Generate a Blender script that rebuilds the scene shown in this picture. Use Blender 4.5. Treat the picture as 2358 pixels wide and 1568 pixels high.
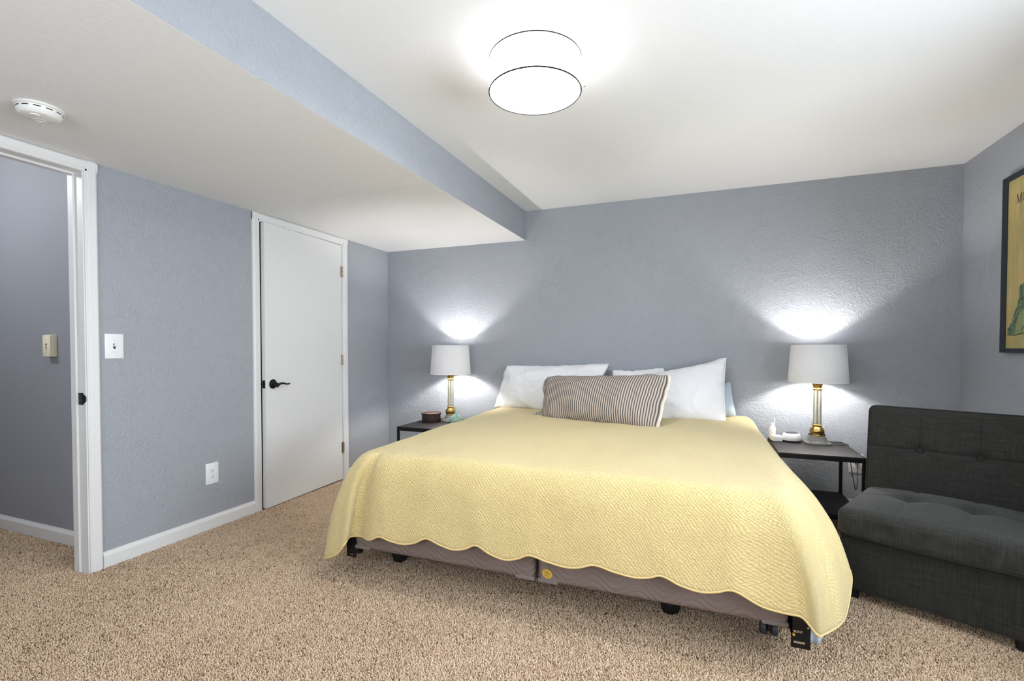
import bpy, bmesh, math, random
import numpy as np
from mathutils import Vector, Matrix, noise

# ------------------------------------------------------------------ scene / camera / light
for o in list(bpy.data.objects):
    bpy.data.objects.remove(o)
SC = bpy.context.scene
COL = SC.collection
R = math.radians
EYE = 1.1496
XL, YB, XB, XR, ZL, ZH = -2.886, 4.018, -1.445, 1.574, 2.0865, 2.339
YR = -1.0                     # rear wall, behind the camera
FPX = 1117.75
YAW, PITCH, CY = R(21.375), R(-1.1932), 823.25

cam = bpy.data.objects.new('camera', bpy.data.cameras.new('camera'))
COL.objects.link(cam)
cam.location = (0, 0, EYE)
cam.rotation_euler = (R(90) + PITCH, 0, YAW)
cam.data.sensor_width = 36
cam.data.lens = FPX / 2358 * 36
cam.data.shift_y = (CY - 784) / 2358
cam.data.clip_start = 0.02
SC.camera = cam

SC.view_settings.view_transform = 'Standard'
SC.view_settings.look = 'None'
SC.view_settings.gamma = 1
SC.view_settings.use_curve_mapping = False
SC.view_settings.exposure = 0.20
SC.cycles.use_denoising = True
SC.cycles.max_bounces = 8
SC.cycles.diffuse_bounces = 4
SC.cycles.glossy_bounces = 3
SC.cycles.use_adaptive_sampling = True
SC.cycles.adaptive_threshold = .05
SC.cycles.adaptive_min_samples = 16
SC.cycles.transmission_bounces = 4
SC.cycles.transparent_max_bounces = 8
SC.cycles.sample_clamp_indirect = 20
SC.cycles.caustics_reflective = False
SC.cycles.caustics_refractive = False

world = bpy.data.worlds.new('world')
SC.world = world
world.use_nodes = True
world.node_tree.nodes['Background'].inputs[0].default_value = (0.75, 0.87, 1.0, 1)
world.node_tree.nodes['Background'].inputs[1].default_value = 1.0


def area_light(name, loc, rot, sx, sy, power, color):
    l = bpy.data.lights.new(name, 'AREA')
    l.shape = 'RECTANGLE'
    l.size, l.size_y, l.energy, l.color = sx, sy, power, color
    o = bpy.data.objects.new(name, l)
    COL.objects.link(o)
    o.location, o.rotation_euler = loc, rot
    return o


# daylight by the right window out of view; rear light added as soft fill
W1 = dict(y0=-0.15, y1=2.25, z0=0.70, z1=1.80)
W2 = dict(x0=-1.9, x1=0.3, z0=0.85, z1=2.05)  # rear opening, added to let in fill light
area_light('daylight_right', (XR + 0.09, (W1['y0'] + W1['y1']) / 2, (W1['z0'] + W1['z1']) / 2),
           (0, R(90), 0), W1['z1'] - W1['z0'] - .1, W1['y1'] - W1['y0'] - .1, 58, (0.84, 0.92, 1.0)).data.spread = R(150)
area_light('rear_fill_light', ((W2['x0'] + W2['x1']) / 2, YR - 0.09, (W2['z0'] + W2['z1']) / 2),
           (R(90), 0, 0), W2['x1'] - W2['x0'] - .1, W2['z1'] - W2['z0'] - .1, 32, (0.90, 0.95, 1.0))

# ------------------------------------------------------------------ pixel helpers (for reading positions off the photograph)
_F = np.array([-math.sin(YAW) * math.cos(PITCH), math.cos(YAW) * math.cos(PITCH), math.sin(PITCH)])
_R = np.array([math.cos(YAW), math.sin(YAW), 0])
_U = np.cross(_R, _F)


def on(u, v, axis, c):
    d = _F + _R * (u - 1179) / FPX + _U * (CY - v) / FPX
    o = np.array([0, 0, EYE])
    k = (c - o[axis]) / d[axis]
    return Vector(o + k * d)


# ------------------------------------------------------------------ materials
class NT:
    def __init__(s, m):
        s.m = m
        m.use_nodes = True
        s.t = m.node_tree
        s.b = s.t.nodes['Principled BSDF']

    def n(s, typ, **kw):
        nd = s.t.nodes.new('ShaderNode' + typ)
        for k, v in kw.items():
            if hasattr(nd, k):
                setattr(nd, k, v)
            else:
                nd.inputs[k.replace('_', ' ')].default_value = v
        return nd

    def l(s, a, b):
        s.t.links.new(a, b)

    def math(s, op, a, b=None, clamp=False):
        nd = s.t.nodes.new('ShaderNodeMath')
        nd.operation = op
        nd.use_clamp = clamp
        for i, x in enumerate((a, b)):
            if x is None:
                continue
            if isinstance(x, (int, float)):
                nd.inputs[i].default_value = x
            else:
                s.l(x, nd.inputs[i])
        return nd.outputs[0]

    def mix(s, f, a, b):
        nd = s.t.nodes.new('ShaderNodeMix')
        nd.data_type = 'RGBA'
        for i, x in ((0, f), (6, a), (7, b)):
            if isinstance(x, (int, float)):
                nd.inputs[i].default_value = x
            elif isinstance(x, tuple):
                nd.inputs[i].default_value = (*x, 1)
            else:
                s.l(x, nd.inputs[i])
        return nd.outputs[2]

    def ramp(s, f, stops):
        nd = s.t.nodes.new('ShaderNodeValToRGB')
        e = nd.color_ramp.elements
        while len(e) < len(stops):
            e.new(0.5)
        for i, (p, c) in enumerate(stops):
            e[i].position = p
            e[i].color = (*c, 1) if isinstance(c, tuple) else (c, c, c, 1)
        s.l(f, nd.inputs[0])
        return nd.outputs[0]

    def coord(s, kind='Object', scale=(1, 1, 1), rot=(0, 0, 0)):
        tc = s.t.nodes.new('ShaderNodeTexCoord')
        mp = s.t.nodes.new('ShaderNodeMapping')
        mp.inputs['Scale'].default_value = scale
        mp.inputs['Rotation'].default_value = rot
        s.l(tc.outputs[kind], mp.inputs[0])
        return mp.outputs[0]

    def noise(s, co, scale, detail=2, rough=.5, dist=0):
        nd = s.t.nodes.new('ShaderNodeTexNoise')
        nd.inputs['Scale'].default_value = scale
        nd.inputs['Detail'].default_value = detail
        nd.inputs['Roughness'].default_value = rough
        nd.inputs['Distortion'].default_value = dist
        s.l(co, nd.inputs['Vector'])
        return nd.outputs[0]

    def bump(s, h, strength, dist):
        nd = s.t.nodes.new('ShaderNodeBump')
        nd.inputs['Strength'].default_value = strength
        nd.inputs['Distance'].default_value = dist
        s.l(h, nd.inputs['Height'])
        s.l(nd.outputs[0], s.b.inputs['Normal'])
        return nd


def mat(name, color, rough=.5, metal=0, spec=None):
    m = bpy.data.materials.new(name)
    t = NT(m)
    t.b.inputs['Base Color'].default_value = (*color, 1)
    t.b.inputs['Roughness'].default_value = rough
    t.b.inputs['Metallic'].default_value = metal
    if spec is not None:
        t.b.inputs['Specular IOR Level'].default_value = spec
    return m, t


M = {}

# painted wall with hand trowel texture
m, t = mat('wall_paint', (.33, .352, .39), .5, spec=.35)
co = t.coord('Object')
n1 = t.noise(co, 24, 3, .55, 2.6)
n2 = t.noise(co, 9, 2, .5, .6)
h = t.math('MULTIPLY', t.ramp(n1, [(.38, 0.), (.62, 1.)]), t.ramp(n2, [(.3, .35), (.7, 1.)]))
t.bump(h, .5, .004)
t.l(t.mix(t.noise(co, 1.3, 2), (.332, .352, .386), (.350, .371, .405)), t.b.inputs['Base Color'])
M['wall'] = m

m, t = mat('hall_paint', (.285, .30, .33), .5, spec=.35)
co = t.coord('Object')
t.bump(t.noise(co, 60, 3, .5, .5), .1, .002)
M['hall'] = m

m, t = mat('ceiling_paint', (.81, .82, .83), .85)
co = t.coord('Object')
t.bump(t.noise(co, 95, 3, .6, .4), .32, .0035)
M['ceiling'] = m

m, t = mat('white_trim', (.72, .72, .715), .42)
co = t.coord('Object')
t.bump(t.noise(co, 30, 2), .03, .001)
M['trim'] = m

m, t = mat('white_door', (.73, .73, .725), .45)
co = t.coord('Object', (8, 8, 1))
t.bump(t.noise(co, 20, 2), .03, .001)
M['door'] = m

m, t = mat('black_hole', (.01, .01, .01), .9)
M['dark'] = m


def carpet_color(t, f):
    return t.ramp(f, [(0., (.14, .085, .048)), (.10, (.28, .18, .113)), (.26, (.50, .355, .235)),
                      (.6, (.665, .495, .345)), (1., (.80, .635, .47))])


m, t = mat('carpet_backing', (.4, .3, .2), .95, spec=.1)
co = t.coord('Object')
f = t.noise(co, 170, 3, .7)
t.l(carpet_color(t, t.ramp(f, [(.33, 0.), (.66, 1.)])), t.b.inputs['Base Color'])
t.bump(f, .9, .006)
M['carpet'] = m

m, t = mat('carpet_yarn', (.5, .4, .3), .95, spec=.08)
at = t.n('Attribute', attribute_name='yarn')
co = t.coord('Object')
f = t.math('ADD', at.outputs['Fac'], t.math('MULTIPLY', t.math('SUBTRACT', t.noise(co, 2.2, 3), .5), .5), True)
colr = carpet_color(t, f)
# faint yellowish stain on the carpet by the foot of the bed
geo = t.n('NewGeometry')
dv = t.n('VectorMath', operation='DISTANCE')
t.l(geo.outputs['Position'], dv.inputs[0])
dv.inputs[1].default_value = (-.02, 1.72, 0)
sf = t.math('MULTIPLY', t.ramp(dv.outputs['Value'], [(.03, 1.), (.16, 0.)]), t.ramp(t.noise(co, 22, 3), [(.45, 0.), (.6, .55)]))
t.l(t.mix(sf, colr, (.42, .36, .13)), t.b.inputs['Base Color'])
M['yarn'] = m

# quilt: fine diamond stitching with puckers
m, t = mat('yellow_quilt', (.79, .62, .27), .75, spec=.2)
t.b.inputs['Sheen Weight'].default_value = .55
t.b.inputs['Sheen Roughness'].default_value = .35
t.b.inputs['Sheen Tint'].default_value = (1, .95, .82, 1)
uv = t.coord('UV')
nz = t.n('TexNoise')
nz.inputs['Scale'].default_value = 14
nz.inputs['Detail'].default_value = 2
t.l(uv, nz.inputs['Vector'])
wob = t.n('VectorMath', operation='SCALE')
t.l(nz.outputs['Color'], wob.inputs[0])
wob.inputs['Scale'].default_value = .034
ad = t.n('VectorMath', operation='ADD')
t.l(uv, ad.inputs[0])
t.l(wob.outputs[0], ad.inputs[1])
sp = t.n('SeparateXYZ')
t.l(ad.outputs[0], sp.inputs[0])
k = math.pi / .0155
a = t.math('MULTIPLY', t.math('ADD', sp.outputs[0], sp.outputs[1]), k)
b = t.math('MULTIPLY', t.math('SUBTRACT', sp.outputs[0], sp.outputs[1]), k)
da = t.math('POWER', t.math('ABSOLUTE', t.math('SINE', a)), .55)
db = t.math('POWER', t.math('ABSOLUTE', t.math('SINE', b)), .55)
dd = t.math('MULTIPLY', da, db)
puck = t.noise(t.coord('UV', (1, 1.9, 1)), 75, 3, .6, .8)
hh = t.math('ADD', t.math('MULTIPLY', dd, .55), t.math('MULTIPLY', puck, 1.25))
t.bump(hh, .75, .007)
t.l(t.mix(t.noise(uv, 3, 2), (.72, .565, .255), (.76, .62, .305)), t.b.inputs['Base Color'])
M['quilt'] = m
m, t = mat('quilt_binding', (.74, .55, .24), .8)
t.bump(t.noise(t.coord('Object'), 200, 2), .2, .001)
M['binding'] = m


def cloth(name, color, scale=260, strength=.15, wr=.25):
    m, t = mat(name, color, .85, spec=.15)
    co = t.coord('UV')
    h = t.math('ADD', t.math('MULTIPLY', t.noise(co, scale, 2), .25), t.noise(co, 9, 4, .55, 1.2))
    t.bump(h, wr, .008)
    t.b.inputs['Sheen Weight'].default_value = .1
    return m


M['white_cloth'] = cloth('white_cotton', (.83, .83, .85), wr=.4)
M['blue_cloth'] = cloth('pale_blue_cotton', (.50, .585, .67))
M['cream_cloth'] = cloth('cream_fringe', (.82, .75, .66))

m, t = mat('ticking_stripe', (.6, .55, .5), .85, spec=.15)
co = t.coord('UV')
sp = t.n('SeparateXYZ')
t.l(co, sp.inputs[0])
w = t.math('SINE', t.math('MULTIPLY', t.math('ADD', sp.outputs[0], t.math('MULTIPLY', t.noise(co, 3, 1), .006)), 2 * math.pi / .0165))
t.l(t.ramp(w, [(.40, (.66, .585, .52)), (.62, (.17, .15, .145))]), t.b.inputs['Base Color'])
# the ramp input wants 0..1
mr = t.t.nodes.new('ShaderNodeMapRange')
mr.inputs[1].default_value = -1
mr.inputs[2].default_value = 1
t.l(w, mr.inputs[0])
t.l(t.ramp(mr.outputs[0], [(.48, (.54, .465, .40)), (.70, (.11, .10, .097))]), t.b.inputs['Base Color'])
t.bump(t.noise(co, 8, 4, .5, 1), .25, .008)
M['ticking'] = m

# box spring fabric with wavy stitched lines
m, t = mat('box_spring_fabric', (.30, .235, .205), .75, spec=.2)
co = t.coord('Object')
sp = t.n('SeparateXYZ')
t.l(co, sp.inputs[0])
s1 = t.math('MULTIPLY', t.math('SINE', t.math('MULTIPLY', sp.outputs[0], 2 * math.pi / .19)), .028)
s2 = t.math('MULTIPLY', t.math('SINE', t.math('ADD', t.math('MULTIPLY', sp.outputs[0], 2 * math.pi / .41), 1.)), .012)
zz = t.math('ADD', sp.outputs[2], t.math('ADD', s1, s2))
ln = t.math('ABSOLUTE', t.math('SINE', t.math('MULTIPLY', zz, math.pi / .027)))
st = t.ramp(ln, [(.0, 0.), (.16, 1.)])
t.l(t.mix(st, (.285, .232, .205), (.205, .160, .142)), t.b.inputs['Base Color'])
t.bump(t.math('ADD', t.math('MULTIPLY', ln, .8), t.math('MULTIPLY', t.noise(co, 300, 2), .12)), .5, .006)
M['box_spring'] = m
m, t = mat('badge_gold', (.75, .48, .06), .35, .3)
M['badge'] = m
m, t = mat('badge_brown', (.23, .17, .12), .7)
M['badge_brown'] = m
m, t = mat('corner_guard', (.20, .165, .15), .6)
M['guard'] = m

m, t = mat('black_steel', (.012, .012, .013), .42, .6)
t.bump(t.noise(t.coord('Object'), 150, 2), .1, .001)
M['steel'] = m
m, t = mat('black_plastic', (.01, .01, .011), .5)
M['blackplastic'] = m
m, t = mat('caster_grey', (.06, .065, .085), .45)
M['caster'] = m
m, t = mat('rivet', (.6, .6, .58), .3, 1)
M['rivet'] = m

# dark woven upholstery
m, t = mat('charcoal_linen', (.035, .036, .034), .9, spec=.2)
h1 = t.noise(t.coord('Object', (14, 14, 420)), 1, 3, .6)
h2 = t.noise(t.coord('Object', (360, 360, 10)), 1, 3, .6)
hs = t.math('ADD', t.math('MULTIPLY', h1, .55), t.math('MULTIPLY', h2, .45))
t.l(t.ramp(hs, [(.30, (.013, .0135, .012)), (.52, (.026, .0265, .0235)), (.72, (.052, .052, .046))]), t.b.inputs['Base Color'])
t.bump(hs, .5, .0015)
t.b.inputs['Sheen Weight'].default_value = .12
M['linen'] = m
m, t = mat('charcoal_linen_flat', (.035, .036, .034), .9, spec=.2)
h1 = t.noise(t.coord('Object', (12, 400, 12)), 1, 3, .6)
h2 = t.noise(t.coord('Object', (360, 12, 12)), 1, 3, .6)
hs = t.math('ADD', t.math('MULTIPLY', h1, .55), t.math('MULTIPLY', h2, .45))
t.l(t.ramp(hs, [(.30, (.015, .0155, .014)), (.52, (.029, .0295, .0265)), (.72, (.056, .056, .050))]), t.b.inputs['Base Color'])
t.bump(hs, .5, .0015)
t.b.inputs['Sheen Weight'].default_value = .12
M['linen_seat'] = m

# nightstand board
m, t = mat('dark_board', (.022, .017, .017), .55, spec=.25)
co = t.coord('Object', (1, 12, 1))
t.l(t.mix(t.noise(co, 9, 4), (.009, .0075, .0075), (.018, .015, .015)), t.b.inputs['Base Color'])
M['board'] = m

# lamp
m, t = mat('antique_gold', (.72, .45, .12), .33, 1)
co = t.coord('Object')
n = t.noise(co, 90, 3)
t.l(t.ramp(n, [(.35, (.24, .14, .035)), (.6, (.62, .42, .15))]), t.b.inputs['Base Color'])
t.bump(n, .3, .002)
M['gold'] = m

def clear_mat(name, tint, transp, body):
    '''thin clear glass: mostly see-through, with a glossy coat and a little milky body'''
    m = bpy.data.materials.new(name)
    t = NT(m)
    out = t.t.nodes['Material Output']
    tp = t.n('BsdfTransparent')
    tp.inputs[0].default_value = (*tint, 1)
    t.b.inputs['Base Color'].default_value = (*body, 1)
    t.b.inputs['Roughness'].default_value = .06
    t.b.inputs['Specular IOR Level'].default_value = .9
    fr = t.n('Fresnel')
    fr.inputs[0].default_value = 1.5
    mx = t.n('MixShader')
    f = t.math('ADD', t.math('MULTIPLY', fr.outputs[0], .8), 1 - transp, True)
    t.l(f, mx.inputs[0])
    t.l(tp.outputs[0], mx.inputs[1])
    t.l(t.b.outputs[0], mx.inputs[2])
    t.l(mx.outputs[0], out.inputs[0])
    return m


M['glass'] = clear_mat('clear_glass', (.98, .985, .96), .86, (.80, .79, .70))
M['crystal'] = clear_mat('cut_crystal', (.97, .98, .96), .68, (.66, .66, .60))
M['greenglass'] = clear_mat('green_glass', (.72, .92, .86), .45, (.42, .62, .56))


def shade_mat(name, color, trans, woven):
    m = bpy.data.materials.new(name)
    t = NT(m)
    out = t.t.nodes['Material Output']
    d = t.n('BsdfDiffuse')
    tr = t.n('BsdfTranslucent')
    mx = t.n('MixShader')
    d.inputs[0].default_value = (*color, 1)
    tr.inputs[0].default_value = (*color, 1)
    mx.inputs[0].default_value = trans
    t.l(d.outputs[0], mx.inputs[1])
    t.l(tr.outputs[0], mx.inputs[2])
    t.l(mx.outputs[0], out.inputs[0])
    if woven:
        uv = t.coord('UV')
        sp = t.n('SeparateXYZ')
        t.l(uv, sp.inputs[0])
        sa = t.math('SINE', t.math('MULTIPLY', t.math('ADD', sp.outputs[0], sp.outputs[1]), math.pi / .0085))
        sb = t.math('SINE', t.math('MULTIPLY', t.math('SUBTRACT', sp.outputs[0], sp.outputs[1]), math.pi / .0085))
        f = t.ramp(t.math('ABSOLUTE', t.math('MULTIPLY', sa, sb)), [(.30, 0.), (.75, 1.)])
        c = t.mix(f, color, tuple(x * .62 for x in color))
        t.l(c, d.inputs[0])
        t.l(c, tr.inputs[0])
        bp = t.n('Bump')
        bp.inputs['Strength'].default_value = .4
        bp.inputs['Distance'].default_value = .002
        t.l(f, bp.inputs['Height'])
        t.l(bp.outputs[0], d.inputs['Normal'])
    return m


M['shade'] = shade_mat('woven_shade', (.84, .84, .86), .06, True)
M['diffuser'] = shade_mat('drum_diffuser', (.90, .90, .90), .36, False)


def emit_mat(name, color, strength):
    m = bpy.data.materials.new(name)
    t = NT(m)
    t.b.inputs['Base Color'].default_value = (.9, .9, .88, 1)
    t.b.inputs['Emission Color'].default_value = (*color, 1)
    t.b.inputs['Emission Strength'].default_value = strength
    return m


M['bulb'] = emit_mat('lit_bulb', (1, .965, .92), 1100)
M['ceiling_bulb'] = emit_mat('lit_ceiling_bulb', (.97, .98, 1), 160)
M['drum'] = emit_mat('lit_drum_fabric', (.98, .985, 1), 3.4)
M['lit_diffuser'] = emit_mat('lit_drum_diffuser', (.98, .985, 1), 33)
m, t = mat('brushed_metal', (.75, .74, .72), .35, 1)
M['metal'] = m
m, t = mat('brass_hinge', (.48, .42, .30), .38, 1)
M['hinge'] = m
m, t = mat('oil_bronze', (.012, .011, .011), .38, .5)
M['bronze'] = m
m, t = mat('white_plastic', (.80, .82, .84), .4)
M['whiteplastic'] = m
m, t = mat('rim_grey', (.02, .02, .02), .7, spec=.1)
M['rimgrey'] = m
m, t = mat('ivory_plastic', (.80, .74, .58), .45)
M['ivory'] = m
m, t = mat('detector_white', (.80, .80, .78), .5)
M['detector'] = m
m, t = mat('slot_dark', (.03, .03, .03), .8)
M['slot'] = m
m, t = mat('white_gloss', (.82, .82, .86), .25)
M['gloss'] = m
m, t = mat('grey_mesh', (.035, .035, .04), .8)
t.bump(t.noise(t.coord('Object'), 700, 1), .5, .001)
M['mesh'] = m
m, t = mat('dark_bark', (.045, .022, .018), .55)
co = t.coord('Object')
n = t.noise(t.coord('Object', (1, 1, 3)), 60, 4)
t.l(t.ramp(n, [(.35, (.012, .006, .006)), (.65, (.07, .032, .024))]), t.b.inputs['Base Color'])
t.bump(n, .8, .004)
M['bark'] = m
m, t = mat('bark_rim', (.16, .10, .085), .6)
M['barkrim'] = m
m, t = mat('cord_brown', (.09, .055, .03), .5)
M['cord'] = m
m, t = mat('picture_frame_black', (.010, .014, .019), .35)
n = t.noise(t.coord('Object', (30, 3, 3)), 6, 3)
t.bump(n, .15, .002)
M['frame'] = m
m, t = mat('poster_paper', (.5, .4, .15), .45)
co = t.coord('Object', (1, 5, 1.2))
n1 = t.noise(co, 3.2, 4, .6, 1.2)
n2 = t.noise(t.coord('Object', (1, 6, .8), (0.3, 0, 0)), 4, 3, .5, .5)
c = t.mix(t.ramp(n1, [(.35, 0.), (.7, 1.)]), (.33, .31, .13), (.50, .36, .12))
c = t.mix(t.ramp(n2, [(.56, 0.), (.72, .55)]), c, (.58, .46, .26))
t.l(c, t.b.inputs['Base Color'])
M['poster'] = m
m, t = mat('poster_green', (.09, .16, .09), .45)
n = t.noise(t.coord('Object', (1, 20, 6)), 10, 4, .7)
t.l(t.ramp(n, [(.35, (.05, .10, .055)), (.65, (.16, .24, .12))]), t.b.inputs['Base Color'])
M['postergreen'] = m
m, t = mat('poster_pale_green', (.22, .26, .11), .45)
n = t.noise(t.coord('Object', (1, 8, 8)), 10, 4, .7)
t.l(t.ramp(n, [(.35, (.17, .21, .09)), (.65, (.31, .32, .14))]), t.b.inputs['Base Color'])
M['posterpale'] = m
m, t = mat('poster_ink', (.035, .04, .025), .5)
M['ink'] = m
m, t = mat('window_white', (.8, .8, .8), .35)
M['pvc'] = m


# ------------------------------------------------------------------ mesh helpers
def smooth(me, ang=35):
    for p in me.polygons:
        p.use_smooth = True
    me.set_sharp_from_angle(angle=R(ang))


def mk(name, bm, m, parent=None, sm=35, loc=None):
    me = bpy.data.meshes.new(name)
    bmesh.ops.recalc_face_normals(bm, faces=bm.faces[:])
    bm.to_mesh(me)
    bm.free()
    return mk_me(name, me, m, parent, sm, loc)


def mk_me(name, me, m, parent=None, sm=35, loc=None):
    if sm:
        smooth(me, sm)
    me.materials.append(M[m] if isinstance(m, str) else m)
    o = bpy.data.objects.new(name, me)
    COL.objects.link(o)
    if parent is not None:
        o.parent = parent
    if loc is not None:
        o.location = loc
    return o


def box(bm, x0, x1, y0, y1, z0, z1, bev=0, seg=2):
    r = bmesh.ops.create_cube(bm, size=1)
    vs = r['verts']
    for v in vs:
        v.co = Vector(((x0 + x1) / 2 + v.co.x * (x1 - x0), (y0 + y1) / 2 + v.co.y * (y1 - y0), (z0 + z1) / 2 + v.co.z * (z1 - z0)))
    if bev:
        es = set()
        for v in vs:
            es.update(v.link_edges)
        bmesh.ops.bevel(bm, geom=list(es), offset=bev, segments=seg, affect='EDGES', profile=.5)
    return bm


def boxes(*bs, bev=0):
    bm = bmesh.new()
    for b in bs:
        box(bm, *b, bev=bev)
    return bm


def bar(bm, a, b, w, h, up=Vector((0, 0, 1)), bev=0):
    """rectangular bar from a to b"""
    a, b = Vector(a), Vector(b)
    d = (b - a).normalized()
    s = d.cross(up)
    if s.length < 1e-4:
        s = d.cross(Vector((0, 1, 0)))
    s.normalize()
    u = s.cross(d).normalized()
    vs = []
    for p in (a, b):
        for i, j in ((-1, -1), (1, -1), (1, 1), (-1, 1)):
            vs.append(bm.verts.new(p + s * w / 2 * i + u * h / 2 * j))
    fs = [(0, 1, 2, 3), (7, 6, 5, 4)] + [(i, i + 4, (i + 1) % 4 + 4, (i + 1) % 4) for i in range(4)]
    for f in fs:
        bm.faces.new([vs[i] for i in f])
    return bm


def lathe(prof, n=40, center=(0, 0, 0), bm=None, wob=None):
    """prof: list of (r, z); closed at both ends where r==0"""
    bm = bm or bmesh.new()
    c = Vector(center)
    rings = []
    for r, z in prof:
        if r < 1e-6:
            rings.append([bm.verts.new(c + Vector((0, 0, z)))])
        else:
            ring = []
            for i in range(n):
                a = 2 * math.pi * i / n
                rr = r * (wob(a, z) if wob else 1)
                ring.append(bm.verts.new(c + Vector((rr * math.cos(a), rr * math.sin(a), z))))
            rings.append(ring)
    for A, B in zip(rings, rings[1:]):
        if len(A) == 1 and len(B) == 1:
            continue
        for i in range(n):
            j = (i + 1) % n
            if len(A) == 1:
                bm.faces.new([A[0], B[i], B[j]])
            elif len(B) == 1:
                bm.faces.new([A[i], A[j], B[0]])
            else:
                bm.faces.new([A[i], A[j], B[j], B[i]])
    return bm


def tube(bm, pts, rad, n=10, caps=True):
    pts = [Vector(p) for p in pts]
    rings = []
    up = Vector((0, 0, 1))
    for i, p in enumerate(pts):
        d = (pts[min(i + 1, len(pts) - 1)] - pts[max(i - 1, 0)]).normalized()
        s = d.cross(up)
        if s.length < 1e-3:
            s = d.cross(Vector((0, 1, 0)))
        s.normalize()
        u = s.cross(d)
        r = rad[i] if isinstance(rad, (list, tuple)) else rad
        rings.append([bm.verts.new(p + (s * math.cos(2 * math.pi * k / n) + u * math.sin(2 * math.pi * k / n)) * r) for k in range(n)])
    for A, B in zip(rings, rings[1:]):
        for k in range(n):
            bm.faces.new([A[k], A[(k + 1) % n], B[(k + 1) % n], B[k]])
    if caps:
        bm.faces.new(rings[0][::-1])
        bm.faces.new(rings[-1])
    return bm


def prism(bm, poly, mapf, t0, t1):
    """poly 2D list; mapf(a, b, t)->Vector"""
    A = [bm.verts.new(mapf(a, b, t0)) for a, b in poly]
    B = [bm.verts.new(mapf(a, b, t1)) for a, b in poly]
    bm.faces.new(A)
    bm.faces.new(B[::-1])
    n = len(poly)
    for i in range(n):
        j = (i + 1) % n
        bm.faces.new([A[i], B[i], B[j], A[j]])
    return bm


def rounded_box(h, r, n=(14, 14, 10), disp=None):
    """box of half sizes h centred on origin, rounded by r, with a displacement callback"""
    bm = bmesh.new()

    def samples(hh, k):
        inner = np.linspace(-(hh - r), hh - r, k)
        e = [hh - r + r * x for x in (.35, .65, .88, 1.0)]
        return [-x for x in e[::-1]] + list(inner) + e

    S = [samples(h[i], n[i]) for i in range(3)]
    for ax in range(3):
        a, b = (ax + 1) % 3, (ax + 2) % 3
        for sgn in (-1, 1):
            grid = []
            for u in S[a]:
                row = []
                for v in S[b]:
                    p = Vector((0, 0, 0))
                    p[ax], p[a], p[b] = sgn * h[ax], u, v
                    q = Vector([max(-(h[i] - r), min(h[i] - r, p[i])) for i in range(3)])
                    d = p - q
                    nn = d.normalized()
                    p = q + nn * r
                    if disp:
                        p = disp(p, nn)
                    row.append(bm.verts.new(p))
                grid.append(row)
            for i in range(len(grid) - 1):
                for j in range(len(grid[0]) - 1):
                    bm.faces.new([grid[i][j], grid[i + 1][j], grid[i + 1][j + 1], grid[i][j + 1]])
    bmesh.ops.remove_doubles(bm, verts=bm.verts[:], dist=1e-5)
    return bm


def empty(name, loc=(0, 0, 0), rz=0):
    o = bpy.data.objects.new(name, None)
    COL.objects.link(o)
    o.location = loc
    o.rotation_euler = (0, 0, rz)
    o.empty_display_size = .05
    return o


def tag(o, label, cat, group=None, kind=None):
    o['label'] = label
    o['category'] = cat
    if group:
        o['group'] = group
    if kind:
        o['kind'] = kind
    return o


def struct(o, label, cat):
    return tag(o, label, cat, kind='structure')


# ------------------------------------------------------------------ room shell
XLO = XL - .115          # far side of the left wall (hall side)
HY = 1.672               # hall wall
D1a, D1b, DT = .715, 1.487, 2.028      # doorway opening
D2a, D2b = 2.527, 3.362                # closet door opening

struct(mk('floor', boxes((-5.0, XR + .12, YR - .12, YB + .12, -.06, 0)), 'carpet', sm=0),
       'beige carpeted floor running through the doorway', 'floor')
struct(mk('wall_back', boxes((XL - .12, XR + .12, YB, YB + .12, 0, ZH + .1)), 'wall', sm=0),
       'grey-blue textured wall behind the bed', 'wall')
struct(mk('wall_right', boxes((XR, XR + .12, YR, W1['y0'], 0, ZH + .1), (XR, XR + .12, W1['y1'], YB, 0, ZH + .1),
                              (XR, XR + .12, W1['y0'], W1['y1'], 0, W1['z0']), (XR, XR + .12, W1['y0'], W1['y1'], W1['z1'], ZH + .1)), 'wall', sm=0),
       'grey-blue wall carrying the framed poster', 'wall')
struct(mk('wall_left', boxes((XLO, XL, YR, D1a - .018, 0, 2.55), (XLO, XL, D1a - .018, D1b + .018, DT + .02, 2.55), (XLO, XL, D1b + .018, D2a - .018, 0, 2.55),
                             (XLO, XL, D2a - .018, D2b + .018, DT + .02, 2.55), (XLO, XL, D2b + .018, YB, 0, 2.55)), 'wall', sm=0),
       'grey-blue textured wall with the doorway and the white door', 'wall')
struct(mk('wall_rear', boxes((XL - .12, W2['x0'], YR - .12, YR, 0, ZH + .1), (W2['x1'], XR + .12, YR - .12, YR, 0, ZH + .1),
                             (W2['x0'], W2['x1'], YR - .12, YR, 0, W2['z0']), (W2['x0'], W2['x1'], YR - .12, YR, W2['z1'], ZH + .1)), 'wall', sm=0),
       'grey-blue wall opposite the bed with an unseen window added for fill light', 'wall')
struct(mk('ceiling', boxes((XB - .02, XR + .12, YR - .12, YB + .12, ZH, ZH + .08)), 'ceiling', sm=0),
       'white orange-peel textured ceiling over the bed', 'ceiling')
struct(mk('ceiling_soffit', boxes((XL - .12, XB - .001, YR - .12, YB + .05, ZL, ZL + .02)), 'ceiling', sm=0),
       'lower white ceiling along the wall with the doors', 'ceiling')
struct(mk('wall_bulkhead', boxes((XB - .02, XB, YR - .05, YB + .02, ZL + .0005, ZH + .01)), 'wall', sm=0),
       'grey-blue vertical face of the dropped ceiling', 'wall')
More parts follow.
